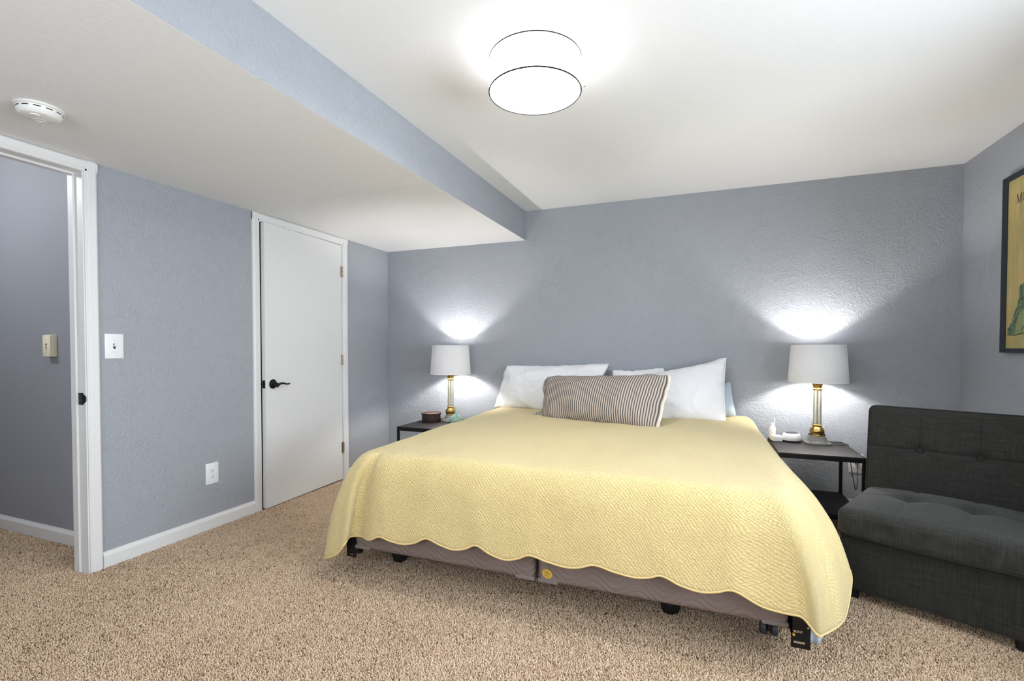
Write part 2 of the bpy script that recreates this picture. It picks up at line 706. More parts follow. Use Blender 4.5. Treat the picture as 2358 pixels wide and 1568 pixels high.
# hall beyond the doorway
struct(mk('wall_hall', boxes((-5.0, XLO, HY, HY + .1, 0, 2.55)), 'hall', sm=0), 'grey-blue hall wall seen through the doorway', 'wall')
struct(mk('wall_hall_end', boxes((-5.06, -4.96, -.4, HY + .1, 0, 2.55), (-5.0, XLO, -.5, -.4, 0, 2.55)), 'hall', sm=0),
       'grey-blue end walls of the hall', 'wall')
struct(mk('ceiling_hall', boxes((-5.06, XL, -.5, HY + .1, 2.47, 2.55)), 'ceiling', sm=0), 'white hall ceiling', 'ceiling')


# closet behind the ajar door
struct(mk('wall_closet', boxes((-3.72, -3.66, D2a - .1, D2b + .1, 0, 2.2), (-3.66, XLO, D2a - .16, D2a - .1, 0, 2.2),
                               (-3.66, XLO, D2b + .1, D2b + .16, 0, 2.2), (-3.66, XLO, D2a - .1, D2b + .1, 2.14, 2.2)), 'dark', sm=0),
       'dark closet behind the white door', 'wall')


def base_profile(d=.013, h=.088):
    return [(0, 0), (d, 0), (d, h - .022), (d - .003, h - .014), (.005, h - .006), (.004, h), (0, h)]


def baseboard(name, p0, p1, nrm, label):
    p0, p1, nrm = Vector(p0), Vector(p1), Vector(nrm)
    d = p1 - p0
    bm = bmesh.new()
    prism(bm, base_profile(), lambda a, b, t: p0 + d * t + nrm * a + Vector((0, 0, b)), 0, 1)
    return struct(mk(name, bm, 'trim', sm=20), label, 'baseboard')


CW = .057
baseboard('baseboard_left', (XL, D1b + .005 + CW, 0), (XL, D2a - CW + .004, 0), (1, 0, 0), 'white baseboard between the doorway and the white door')
baseboard('baseboard_corner', (XL, D2b + CW - .004, 0), (XL, YB, 0), (1, 0, 0), 'short white baseboard between the white door and the corner')
baseboard('baseboard_back', (XL, YB, 0), (XR, YB, 0), (0, -1, 0), 'white baseboard behind the bed')
baseboard('baseboard_right', (XR, YB, 0), (XR, YR, 0), (-1, 0, 0), 'white baseboard under the poster wall')
baseboard('baseboard_hall', (XLO, HY, 0), (-4.96, HY, 0), (0, -1, 0), 'white baseboard in the hall beyond the doorway')
baseboard('baseboard_near', (XL, YR, 0), (XL, D1a - .005 - CW, 0), (1, 0, 0), 'white baseboard on the near side of the doorway')


def casing_profile():
    # (across from opening edge, proud of wall)
    return [(0, 0), (0, .009), (.004, .012), (.012, .012), (.016, .015), (.046, .017), (.052, .014), (.057, .006), (.057, 0)]


def casing_leg(yin, sgn, z1, parent):
    bm = bmesh.new()
    prism(bm, casing_profile(), lambda a, b, t: Vector((XL + b, yin + sgn * a, t)), 0, z1)
    return mk('casing', bm, 'trim', parent, sm=20)


def casing_head(ya, yb, zin, parent):
    bm = bmesh.new()
    prism(bm, casing_profile(), lambda a, b, t: Vector((XL + b, t, zin + a)), ya - CW, yb + CW)
    return mk('casing', bm, 'trim', parent, sm=20)


# open doorway to the hall
d1 = empty('door_1', (0, 0, 0))
struct(d1, 'open doorway with white casing leading to the hall', 'doorway')
casing_leg(D1b + .005, 1, ZL - .002, d1)
casing_leg(D1a - .005, -1, ZL - .002, d1)
casing_head(D1a - .005, D1b + .005, DT + .001, d1)
mk('jamb', boxes((XLO - .004, XL + .002, D1b, D1b + .018, 0, DT)), 'trim', d1, 0)
mk('jamb', boxes((XLO - .004, XL + .002, D1a - .018, D1a, 0, DT)), 'trim', d1, 0)
mk('jamb', boxes((XLO - .004, XL + .002, D1a - .018, D1b + .018, DT, DT + .018)), 'trim', d1, 0)
mk('door_stop', boxes((XLO + .02, XLO + .060, D1b - .011, D1b, 0, DT - .011), bev=.002), 'trim', d1, 20)
mk('door_stop', boxes((XLO + .02, XLO + .060, D1a, D1a + .011, 0, DT - .011), bev=.002), 'trim', d1, 20)
mk('door_stop', boxes((XLO + .02, XLO + .060, D1a, D1b, DT - .011, DT), bev=.002), 'trim', d1, 20)
bm = boxes((XL - .056, XL - .016, D1b - .0015, D1b, .86, .92), bev=.0006)
prism(bm, [(-.028, .866), (-.012, .872), (-.004, .880), (-.004, .900), (-.012, .908), (-.028, .914)],
      lambda a, b, t: Vector((XL + a + .012, t, b)), D1b - .004, D1b - .0005)
sp_ = mk('strike_plate', bm, 'bronze', d1, 20)
sp_['label'] = 'black metal strike plate on the jamb'
mk('latch_hole', boxes((XL - .046, XL - .026, D1b - .0022, D1b - .001, .878, .902)), 'slot', sp_, 0)
bm = bmesh.new()
bar(bm, (XL - .044, D1b - .0045, .880), (XL - .034, D1b - .0045, .8785), .004, .003)
mk('screw', bm, 'rivet', sp_, 0)

# white flush door, slightly ajar
d2 = empty('door_2', (0, 0, 0))
struct(d2, 'white flush door with black lever handle, slightly ajar', 'door')
casing_leg(D2a - .004, -1, ZL - .002, d2)
casing_leg(D2b + .004, 1, ZL - .002, d2)
casing_head(D2a - .004, D2b + .004, DT + .001, d2)
mk('jamb', boxes((XLO, XL + .002, D2a - .018, D2a, 0, DT)), 'trim', d2, 0)
mk('jamb', boxes((XLO, XL + .002, D2b, D2b + .018, 0, DT)), 'trim', d2, 0)
mk('jamb', boxes((XLO, XL + .002, D2a, D2b, DT, DT + .018)), 'trim', d2, 0)
leaf_w = D2b - D2a - .014
hinge_pt = Vector((XL - .001, D2b - .003, 0))
AJ = R(2.6)
leaf = mk('door_leaf', boxes((-.035, 0, -leaf_w, 0, .012, DT - .004), bev=.0015), 'door', d2, 20, loc=hinge_pt)
leaf.rotation_euler = (0, 0, AJ)
# lever set in leaf space (y from hinge = -(distance))
ly = -leaf_w + .062
lz = .889
bm = bmesh.new()
prof = [(0, .0), (.033, 0), (.034, .004), (.030, .009), (.018, .012), (.012, .014), (.012, .040), (0, .040)]
lathe(prof, 32, bm=bm)
bmesh.ops.rotate(bm, verts=bm.verts[:], cent=(0, 0, 0), matrix=Matrix.Rotation(R(90), 3, 'Y'))
bmesh.ops.translate(bm, verts=bm.verts[:], vec=(0.0, ly, lz))
hd = mk('rosette', bm, 'bronze', leaf, 30)
bm = bmesh.new()
pts, rad = [], []
for i in range(15):
    s = i / 14
    pts.append((.043 - .006 * s, ly - .006 + .128 * s, lz + .012 * math.sin(s * math.pi * 1.65 + .2) * (.5 + .5 * s) - .018 * (1 - s) ** 3 + .006 * s * s))
    rad.append(.0105 - .0055 * s ** .7)
tube(bm, pts, rad, 12)
mk('lever', bm, 'bronze', leaf, 40)
bm = boxes((-.030, -.005, -leaf_w - .0012, -leaf_w + .001, .862, .918), bev=.0005)
box(bm, -.024, -.011, -leaf_w - .012, -leaf_w, .881, .899, bev=.003)
mk('latch_plate', bm, 'bronze', leaf, 20)
for zc in (1.798, 1.043, .288):
    bm = boxes((XL + .000, XL + .004, D2b - .016, D2b + .010, zc - .044, zc + .044))
    tube(bm, [(XL + .008, D2b - .002, zc - .045), (XL + .008, D2b - .002, zc + .045)], .0062, 10)
    hg = mk('hinge', bm, 'hinge', d2, 30)
    bm = bmesh.new()
    for dz in (-.03, 0, .03):
        lathe([(0, 0), (.0075, 0), (.0075, .0015), (0, .0015)], 10, (XL + .008, D2b - .002, zc + dz), bm=bm)
    mk('hinge_joint', bm, 'slot', hg, 30)

# windows out of view; the rear one is added for fill light
w1 = empty('window_1')
struct(w1, 'white framed window in the poster wall', 'window')
mk('window_frame', boxes((XR - .005, XR + .06, W1['y0'], W1['y1'], W1['z0'], W1['z0'] + .05), (XR - .005, XR + .06, W1['y0'], W1['y1'], W1['z1'] - .05, W1['z1']),
                         (XR - .005, XR + .06, W1['y0'], W1['y0'] + .05, W1['z0'] + .05, W1['z1'] - .05), (XR - .005, XR + .06, W1['y1'] - .05, W1['y1'], W1['z0'] + .05, W1['z1'] - .05)), 'pvc', w1, 0)
w2 = empty('fill_window')
struct(w2, 'unseen white framed window opposite the bed, added for fill light', 'window')
mk('window_frame', boxes((W2['x0'], W2['x1'], YR - .06, YR + .005, W2['z0'], W2['z0'] + .05), (W2['x0'], W2['x1'], YR - .06, YR + .005, W2['z1'] - .05, W2['z1']),
                         (W2['x0'], W2['x0'] + .05, YR - .06, YR + .005, W2['z0'] + .05, W2['z1'] - .05), (W2['x1'] - .05, W2['x1'], YR - .06, YR + .005, W2['z0'] + .05, W2['z1'] - .05)), 'pvc', w2, 0)

# unseen fixture and point light, added to brighten the hall
hl = empty('hall_fill_fixture', (-3.9, .75, 2.47))
tag(hl, 'unseen round flush light added to brighten the hall', 'ceiling light')
mk('dome', lathe([(0, -.07), (.06, -.062), (.11, -.035), (.13, 0), (0, 0)], 32), 'diffuser', hl)
lp = bpy.data.lights.new('hall_fill', 'POINT')
lp.energy, lp.shadow_soft_size, lp.color = 26, .08, (.97, .98, 1)
lo = bpy.data.objects.new('hall_fill', lp)
COL.objects.link(lo)
lo.location = (-3.9, .75, 2.27)

# ------------------------------------------------------------------ ceiling drum light
CLX, CLY = -.648, 1.915
cl = empty('ceiling_light', (CLX, CLY, ZH))
tag(cl, 'white drum flush ceiling light, switched on, above the bed', 'ceiling light')
DB, DTOP, DR = -.142, -.010, .188
bm = lathe([(DR, DB), (DR, DTOP), (DR - .003, DTOP), (DR - .003, DB), (DR, DB)], 72)
mk('drum_shade', bm, 'drum', cl, 40)
mk('diffuser', lathe([(0, DB + .004), (DR - .005, DB + .004), (DR - .005, DB + .007), (0, DB + .007)], 72), 'lit_diffuser', cl, 40)
for z in (DB, DTOP):
    bm = bmesh.new()
    tube(bm, [(DR * math.cos(2 * math.pi * i / 64), DR * math.sin(2 * math.pi * i / 64), z) for i in range(65)], .003, 6, False)
    mk('rim', bm, 'rimgrey', cl, 60)
mk('canopy', lathe([(0, 0), (.07, 0), (.07, -.012), (.06, -.02), (.015, -.022), (.015, -.05), (0, -.05)], 40), 'whiteplastic', cl)
bm = bmesh.new()
tube(bm, [(DR * .92 + .012, .07, DB + .03), (DR * .92 + .02, .074, DB + .03)], [.006, .008], 10)
mk('thumb_screw', bm, 'metal', cl)
for sx in (-.065, .065):
    b = mk('bulb', lathe([(0, -.03), (.018, -.025), (.027, -.006), (.024, .014), (.013, .03), (.013, .045), (0, .045)], 14), 'ceiling_bulb', cl)
    b.location = (sx, 0, -.082)

# smoke detector on the low ceiling
sd_c = (on(32, 230, 2, ZL) + on(145, 262, 2, ZL)) / 2
sd = empty('smoke_detector', (sd_c.x - .01, sd_c.y + .005, ZL))
tag(sd, 'round white smoke detector on the low ceiling', 'smoke detector')
mk('mounting_plate', lathe([(0, 0), (.074, 0), (.075, -.006), (.070, -.009), (0, -.009)], 48), 'detector', sd)
mk('housing', lathe([(0, -.008), (.068, -.008), (.068, -.022), (.066, -.026), (.060, -.036), (.056, -.038), (0, -.040)], 48), 'detector', sd)
for i in range(12):
    a0 = 2 * math.pi * i / 12
    bm = bmesh.new()
    tube(bm, [(.0672 * math.cos(a0 + d), .0672 * math.sin(a0 + d), -.0155) for d in (-.16, -.08, 0, .08, .16)], .0022, 6)
    mk('vent_slot', bm, 'slot', sd, 40)
mk('test_button', lathe([(0, -.043), (.014, -.042), (.016, -.038), (0, -.038)], 24, (.018, -.022, 0)), 'detector', sd)
mk('grille', lathe([(.010, -.0405), (.022, -.0405), (.022, -.0385), (.010, -.0385), (.010, -.0405)], 24, (-.024, .012, 0)), 'detector', sd)


# ------------------------------------------------------------------ wall plates
def plate_on(name, c, right, nrm, w, h, depth, m):
    """returns empty with local x = right, local -y = out of wall"""
    e = empty(name, c)
    rz = math.atan2(right[1], right[0])
    e.rotation_euler = (0, 0, rz)
    mk('plate', boxes((-w / 2, w / 2, -depth, 0, -h / 2, h / 2), bev=min(depth * .45, .003)), m, e, 30)
    return e


def screw(e, x, z, d, m='whiteplastic'):
    bm = lathe([(0, 0), (.0032, 0), (.0028, .0012), (0, .0014)], 12)
    bmesh.ops.rotate(bm, verts=bm.verts[:], cent=(0, 0, 0), matrix=Matrix.Rotation(R(90), 3, 'X'))
    bmesh.ops.translate(bm, verts=bm.verts[:], vec=(x, -d, z))
    s = mk('screw', bm, m, e)
    mk('screw_slot', boxes((x - .0025, x + .0025, -d - .0017, -d - .001, z - .0004, z + .0004)), 'slot', s, 0)


# left wall: right direction seen from the room is +y -> local x maps to +y, local -y maps to +x
sw = plate_on('light_switch', (XL, 1.617, 1.156), (0, 1), None, .088, .13, .006, 'whiteplastic')
tag(sw, 'white toggle light switch plate beside the doorway casing', 'light switch')
mk('toggle_well', boxes((-.0055, .0055, -.0068, -.005, -.013, .013)), 'slot', sw, 0)
bm = bmesh.new()
prism(bm, [(-.005, -.003), (-.017, .004), (-.017, .011), (-.005, .009)], lambda a, b, t: Vector((t, a, b)), -.004, .004)
mk('toggle', bm, 'whiteplastic', sw, 0)
screw(sw, 0, .030, .006)
screw(sw, 0, -.030, .006)

hs_c = (on(110, 769, 1, HY) + on(136, 824, 1, HY)) / 2
hs = plate_on('hall_light_switch', (hs_c.x, HY, hs_c.z), (1, 0), None, .078, .128, .028, 'ivory')
tag(hs, 'ivory surface-mounted toggle switch on the hall wall', 'light switch')
mk('cover', boxes((-.038, .038, -.034, -.027, -.062, .062), bev=.003), 'ivory', hs, 30)
mk('toggle_well', boxes((-.0055, .0055, -.0348, -.033, -.013, .013)), 'slot', hs, 0)
bm = bmesh.new()
prism(bm, [(-.033, .003), (-.046, -.004), (-.046, -.011), (-.033, -.009)], lambda a, b, t: Vector((t, a, b)), -.004, .004)
mk('toggle', bm, 'ivory', hs, 0)
screw(hs, 0, .04, .034, 'ivory')
screw(hs, 0, -.04, .034, 'ivory')


def outlet(c, right, label):
    e = plate_on('wall_outlet', c, right, None, .086, .133, .006, 'whiteplastic')
    tag(e, label, 'outlet')
    for s in (1, -1):
        bm = lathe([(0, 0), (.0172, 0), (.0172, .0025), (0, .0025)], 28)
        for v in bm.verts:
            v.co.y = max(-.0135, min(.0135, v.co.y))
        bmesh.ops.rotate(bm, verts=bm.verts[:], cent=(0, 0, 0), matrix=Matrix.Rotation(R(90), 3, 'X'))
        bmesh.ops.translate(bm, verts=bm.verts[:], vec=(0, -.006, s * .0195))
        r = mk('receptacle', bm, 'whiteplastic', e)
        for x in (-.0063, .0063):
            mk('slot', boxes((x - .0012, x + .0012, -.0092, -.0082, s * .0195 - .001, s * .0195 + .007)), 'slot', r, 0)
        bm = lathe([(0, 0), (.0026, 0), (.0026, .0006), (0, .0006)], 12)
        bmesh.ops.rotate(bm, verts=bm.verts[:], cent=(0, 0, 0), matrix=Matrix.Rotation(R(90), 3, 'X'))
        bmesh.ops.translate(bm, verts=bm.verts[:], vec=(0, -.0085, s * .0195 - .008))
        mk('slot', bm, 'slot', r)
    screw(e, 0, 0, .006)
    return e


outlet((XL, 2.155, .353), (0, 1), 'white duplex outlet low on the wall beside the white door')
outlet((1.006, YB, .341), (1, 0), 'white duplex outlet behind the nightstand beside the armchair')

# ------------------------------------------------------------------ framed poster on the right wall
PF = XR - .028            # front plane of the frame
ptl = on(2304, 417, 0, PF)
pbl = on(2306, 812, 0, PF)
Y1 = (ptl.y + pbl.y) / 2
Z1, Z0 = ptl.z, pbl.z
Y0 = Y1 - .70
FW = .024
pic = empty('framed_poster', (XR, (Y0 + Y1) / 2, Z0))
tag(pic, 'black framed vintage yellow poster with green tower drawing', 'poster')
pic_l = Vector((XR, (Y0 + Y1) / 2, Z0))


def local(bm, o):
    bmesh.ops.translate(bm, verts=bm.verts[:], vec=-Vector(o))
    return bm


def frame_bar(pa, pb, inward):
    """mitred bar: pa,pb outer corners (y,z); inward unit (y,z); profile slopes to the inside"""
    pa, pb, inward = Vector(pa), Vector(pb), Vector(inward)
    d = (pb - pa).normalized()
    prof = [(0, 0), (0, .028), (FW * .25, .028), (FW, .016), (FW, 0)]
    bm = bmesh.new()
    A, B = [], []
    for w, t_ in prof:
        for L, p, s in ((A, pa, 1), (B, pb, -1)):
            q = p + inward * w + d * w * s
            L.append(bm.verts.new(Vector((XR - t_, q.x, q.y)) - pic_l))
    bm.faces.new(A)
    bm.faces.new(B[::-1])
    for i in range(5):
        j = (i + 1) % 5
        bm.faces.new([A[i], B[i], B[j], A[j]])
    return mk('frame_bar', bm, 'frame', pic, 0)


frame_bar((Y1, Z0), (Y1, Z1), (-1, 0))
frame_bar((Y0, Z0), (Y0, Z1), (1, 0))
frame_bar((Y0, Z1), (Y1, Z1), (0, -1))
frame_bar((Y0, Z0), (Y1, Z0), (0, 1))
PX = XR - .012
pp = mk('poster_print', local(boxes((PX, XR - .002, Y0 + FW * .8, Y1 - FW * .8, Z0 + FW * .8, Z1 - FW * .8)), pic_l), 'poster', pic, 0)


def printed(name, polys, m, lift):
    bm = bmesh.new()
    for poly in polys:
        prism(bm, poly, lambda a, b, t: Vector((PX - t, a, b)) - pic_l, -.001, lift)
    return mk(name, bm, m, pp, 0)


# lettering "MO": serif capitals drawn in the poster plane (text runs towards -y)
def letter_pts(pts, y0, z0, h):
    return [(y0 - x * h, z0 + z * h) for x, z in pts]


mtl = on(2342, 448, 0, PX)
mbl = on(2342, 469, 0, PX)
lh = (mtl.z - mbl.z) * 1.02
M_strokes = [[(.0, 0), (.16, 0), (.16, .035), (.0, .035)], [(.06, 0), (.10, 0), (.10, 1), (.06, 1)], [(.0, .965), (.16, .965), (.16, 1), (.0, 1)],
             [(.06, 1), (.17, 1), (.45, .12), (.40, .0), (.36, .0)], [(.42, 0), (.46, 0), (.80, 1), (.73, 1)],
             [(.70, 0), (.82, 0), (.82, 1), (.70, 1)], [(.62, 0), (.90, 0), (.90, .035), (.62, .035)], [(.70, .965), (.90, .965), (.90, 1), (.70, 1)]]
printed('letter', [letter_pts(s, mtl.y, mbl.z, lh) for s in M_strokes], 'ink', .0006)
O_segs = []
for i in range(28):
    a0, a1 = 2 * math.pi * i / 28, 2 * math.pi * (i + 1) / 28
    def oo(a, k):
        return (.42 + .42 * math.cos(a) * (1 if k else .76), .5 + .52 * math.sin(a) * (1 if k else .93))
    O_segs.append(letter_pts([oo(a0, 1), oo(a1, 1), oo(a1, 0), oo(a0, 0)], mtl.y - 1.0 * lh, mbl.z, lh))
printed('letter', O_segs, 'ink', .0006)


def pyz(u, v):
    p = on(u, v, 0, PX)
    return (p.y, p.z)


yc = (Y0 + Y1) / 2
left = [pyz(2320, 771), pyz(2320, 755), pyz(2324, 753), pyz(2326, 746), pyz(2330, 744), pyz(2334, 728), pyz(2338, 714), pyz(2342, 706), pyz(2344, 693),
        pyz(2346, 690), pyz(2348, 674), pyz(2350, 657), pyz(2356, 652)]
mirror = [(2 * yc - y, z + .01 * math.sin(30 * y)) for y, z in left]
ytop = [(yc + .06, left[-1][1] + .05), (yc + .02, left[-1][1] + .06), (yc, left[-1][1] + .16), (yc - .02, left[-1][1] + .06), (yc - .06, left[-1][1] + .04)]
printed('tower_print', [left + ytop + mirror[::-1]], 'postergreen', .0003)
pale = [pyz(2336, 770), pyz(2341, 745), pyz(2346, 725), pyz(2352, 716), pyz(2358, 712)]
pale = pale + [(2 * yc - y, z) for y, z in pale[::-1]]
printed('rock_print', [pale], 'posterpale', .0005)
ink = []


def stroke(a, b, w):
    a, b = Vector(a), Vector(b)
    d = (b - a)
    n_ = Vector((-d.y, d.x)).normalized() * w / 2
    ink.append([tuple(a + n_), tuple(b + n_), tuple(b - n_), tuple(a - n_)])


for a_, b_ in (((2319, 771), (2334, 772)), ((2334, 772), (2346, 770)), ((2346, 770), (2358, 766)), ((2344, 693), (2358, 684)), ((2348, 674), (2350, 657)),
               ((2341, 712), (2358, 704)), ((2353, 690), (2353, 655)), ((2356, 702), (2355, 688)), ((2326, 746), (2327, 757)), ((2320, 758), (2331, 758)),
               ((2324, 758), (2324, 770)), ((2329, 758), (2329, 771)), ((2334, 730), (2341, 712)), ((2333, 750), (2340, 730)), ((2338, 745), (2345, 722)),
               ((2346, 770), (2350, 766)), ((2352, 764), (2356, 750)), ((2355, 756), (2358, 752)), ((2345, 700), (2350, 697))):
    stroke(pyz(*a_), pyz(*b_), .0035)
printed('ink_line', ink, 'ink', .0009)

# ------------------------------------------------------------------ bed frame
BX0, BX1, BY0, BY1 = -1.607, .300, 1.945, 3.985
BC = (BX0 + BX1) / 2
BZ0, BZ1, MZ1 = .15, .385, .60
bf = empty('bedstead', (BC, (BY0 + BY1) / 2, 0))
tag(bf, 'black steel bed frame with brackets and glides under the bed', 'bed frame')
bfo = Vector((BC, (BY0 + BY1) / 2, 0))
for x, s in ((BX0, 1), (BX1, -1)):
    # angle iron side rail
    bm = boxes((min(x - s * .004, x - s * .001), max(x - s * .004, x - s * .001), BY0 + .01, BY1 - .02, BZ0 - .004, BZ0 + .035),
               (min(x - s * .004, x + s * .04), max(x - s * .004, x + s * .04), BY0 + .01, BY1 - .02, BZ0 - .004, BZ0 - .001))
    mk('side_rail', local(bm, bfo), 'steel', bf, 0)
for y in (BY0 + .25, (BY0 + BY1) / 2, BY1 - .3):
    mk('cross_rail', local(boxes((BX0, BX1, y - .018, y + .018, BZ0 - .034, BZ0 - .004)), bfo), 'steel', bf, 0)
for y in (BY0 + .25, BY1 - .3):
    for x in (BX0 + .10, BC, BX1 - .42):
        if (x == BX1 - .42 and y > 3) or (x == BC and y < 3):
            continue
        bm = lathe([(0, 0), (.030, 0), (.036, .006), (.042, .03), (.046, .060), (.046, .066), (.018, .07), (.018, BZ0 - .034), (0, BZ0 - .034)], 24, (x, y, .002))
        mk('glide_leg', local(bm, bfo), 'blackplastic', bf)
# twin-wheel caster at the right foot corner
cx_, cy_ = on(1770, 1466, 2, 0).x + .0, 2.16
for dx in (-.020, .020):
    bm = lathe([(0, -.012), (.020, -.012), (.028, -.008), (.028, .008), (.020, .012), (0, .012)], 28)
    bmesh.ops.rotate(bm, verts=bm.verts[:], cent=(0, 0, 0), matrix=Matrix.Rotation(R(90), 3, 'Y'))
    bmesh.ops.translate(bm, verts=bm.verts[:], vec=(cx_ + dx, cy_, .032))
    mk('caster_wheel', local(bm, bfo), 'caster', bf)
bm = boxes((cx_ - .006, cx_ + .006, cy_ - .028, cy_ + .018, .03, .072), bev=.003)
tube(bm, [(cx_, cy_ + .005, .06), (cx_, cy_ + .005, BZ0 - .003)], .009, 12)
mk('caster_stem', local(bm, bfo), 'blackplastic', bf)


def bracket(xc, y, w, z0, z1, slots):
    """vertical steel plate with open slots, built from strips"""
    parts = []
    zs = sorted(slots)
    last = z0
    x0, x1 = xc - w / 2, xc + w / 2
    for a, b_, sx0, sx1 in zs:
        parts.append((x0, x1, y - .004, y, last, a))
        parts.append((x0, x0 + sx0, y - .004, y, a, b_))
        parts.append((x0 + sx1, x1, y - .004, y, a, b_))
        last = b_
    parts.append((x0, x1, y - .004, y, last, z1))
    parts.append((x0 - .0005, x0 + .004, y - .004, y + .03, z0 + .05, z1))
    b = mk('bracket', local(boxes(*parts), bfo), 'steel', bf, 0)
    return b


br = bracket(.331, 1.945, .060, .090, .27, [(.104, .114, .008, .044), (.142, .152, .008, .036)])
bracket(-1.624, 1.951, .056, .104, .26, [(.111, .119, .018, .040)])
for z in (.168, .195):
    bm = bmesh.new()
    tube(bm, [(.353, 1.9415, z), (.353, 1.938, z)], .003, 8)
    mk('rivet', local(bm, bfo), 'rivet', br)
bm = bmesh.new()
tube(bm, [(.309, 1.942, .138), (.309, 1.935, .138)], .0045, 10)
mk('hook_pin', local(bm, bfo), 'badge', br)
mk('foot_bolt_plate', local(boxes((BX0 + .02, BX0 + .05, BY0 - .02, BY0 + .01, BZ0 - .012, BZ0 - .002)), bfo), 'steel', bf, 0)

# ------------------------------------------------------------------ box springs and mattress
hw = (BX1 - BX0) / 4 - .004
for i, (xc, lab) in enumerate(((BX0 + hw + .002, 'taupe box spring half with wavy stitching, without a badge, beside the door side'),
                               (BX1 - hw - .002, 'taupe box spring half with wavy stitching and gold badge, beside the armchair'))):
    e = empty('box_spring', (xc, (BY0 + BY1) / 2, BZ0))
    tag(e, lab, 'box spring', 'split box springs under the mattress')
    hz = (BZ1 - BZ0) / 2
    b = mk('fabric_body', rounded_box((hw, (BY1 - BY0) / 2, hz), .028, (24, 20, 8)), 'box_spring', e, 60)
    b.location = (0, 0, hz)
    for sx in (-1, 1):
        bm = rounded_box((.045, .02, .010), .008, (6, 3, 3))
        g = mk('corner_guard', bm, 'guard', e, 60)
        g.location = (sx * (hw - .046), -(BY1 - BY0) / 2 + .0195, .0095)
    if i == 1:
        yf = -(BY1 - BY0) / 2 - .002
        bm = bmesh.new()
        prism(bm, [(-hw + .020, .112), (-hw + .028, .112), (-hw + .085, .035), (-hw + .120, .018), (-hw + .020, .018)], lambda a, b_, t_: Vector((a, t_, b_)), yf - .0008, yf + .006)
        cp = mk('corner_patch', bm, 'guard', e, 0)
        bm = bmesh.new()
        tube(bm, [(-hw + .026, yf - .001, .112), (-hw + .055, yf - .001, .072), (-hw + .085, yf - .001, .036), (-hw + .125, yf - .001, .018)], .0022, 6)
        mk('patch_edge', bm, 'badge_brown', cp, 60)
        bm = bmesh.new()
        el = [(-hw + .047 + .022 * math.cos(2 * math.pi * q / 28), .046 + .019 * math.sin(2 * math.pi * q / 28) - .10 * (.022 * math.cos(2 * math.pi * q / 28))) for q in range(28)]
        prism(bm, el, lambda a, b_, t_: Vector((a, t_, b_)), yf - .003, yf)
        bd = mk('badge', bm, 'badge', e, 0)
        bd['label'] = 'small oval gold badge'
        bm = bmesh.new()
        for q, (xa, xb_, zz_) in enumerate(((-.014, .006, .056), (-.016, .012, .050), (-.010, .012, .044), (-.012, .010, .037))):
            tube(bm, [(-hw + .047 + xa, yf - .0032, zz_), (-hw + .047 + (xa + xb_) / 2, yf - .0036, zz_ + .0012), (-hw + .047 + xb_, yf - .0032, zz_ - .0018)], .0011, 6)
        mk('badge_mark', bm, 'badge_brown', bd, 60)
        # second badge half hidden by the bracket
        bm = bmesh.new()
        el = [(hw - .020 + .010 * math.cos(2 * math.pi * q / 20), .065 + .014 * math.sin(2 * math.pi * q / 20)) for q in range(20)]
        prism(bm, el, lambda a, b_, t_: Vector((a, t_, b_)), yf - .002, yf + .008)
        mk('badge', bm, 'badge', e, 0)

e = mk('mattress', rounded_box((.95, 1.0, (MZ1 - BZ1) / 2 - .001), .05, (20, 20, 6)), 'white_cloth', None, 60)
e.location = (BC, BY0 + 1.022, (BZ1 + MZ1) / 2)
tag(e, 'thick white king mattress covered by the yellow quilt', 'mattress')


# ------------------------------------------------------------------ quilt
def V(*a):
    return Vector(a)


ST = []   # stations: (P xy, N, H)


def station(px, py, nx, ny, H):
    n_ = Vector((nx, ny)).normalized()
    ST.append((px, py, n_.x, n_.y, H.x, H.y, H.z))


LX, RX, FY = -1.575, .288, 1.995
station(LX, 3.93, -1, 0, V(-1.68, 3.93, .30))
station(LX, 3.55, -1, 0, V(-1.685, 3.55, .27))
station(LX, 3.10, -1, 0, V(-1.70, 3.10, .29))
station(LX, 2.70, -1, 0, V(-1.72, 2.68, .25))
station(LX, 2.40, -1, 0, V(-1.76, 2.36, .20))
station(LX, 2.18, -1, -.1, V(-1.80, 2.12, .13))
station(LX + .005, 2.07, -1, -.4, V(-1.79, 1.985, .095))
station(LX + .02, 2.02, -1, -.9, on(749, 1285, 1, 1.885))
station(LX + .042, 2.002, -.8, -1, on(778, 1273, 1, 1.868))
station(LX + .062, 2.0, -.4, -1, on(796, 1249, 1, 1.875))
station(LX + .080, 2.012, 0, -1, on(806, 1236, 1, 1.925))
station(LX + .098, 2.018, 0, -1, on(826, 1234, 1, 1.934))
station(LX + .122, 2.0, 0, -1, on(852, 1243, 1, 1.892))
YH = 1.885
crest = [(870, 1236), (979.5, 1240), (1094, 1255.6), (1215, 1278.5), (1361, 1300.6), (1517.5, 1325.4), (1683.5, 1359)]
trough = [(928.7, 1253), (1048, 1265.7), (1165, 1288.6), (1312.8, 1306.7), (1474, 1330), (1619, 1363.4)]
hem = []
for i, c in enumerate(crest):
    hem.append(on(c[0], c[1], 1, YH))
    if i < len(trough):
        a = hem[-1]
        tr = on(*trough[i], 1, YH)
        b = on(*crest[i + 1], 1, YH)
        m1 = a.lerp(tr, .5)
        m1.z = tr.z + (a.z - tr.z) * .34
        m2 = b.lerp(tr, .5)
        m2.z = tr.z + (b.z - tr.z) * .34
        hem += [m1, tr, m2]
for h_ in hem:
    x = LX + .155 + (h_.x - hem[0].x) / (hem[-1].x - hem[0].x) * (.11 - LX - .155)
    station(x, FY, 0, -1, h_)
station(.165, FY, 0, -1, on(1760, 1398, 1, YH))
station(.205, FY, 0, -1, on(1816, 1413, 1, 1.875))
station(.228, FY - .002, 0, -1, on(1848, 1421, 1, 1.865))
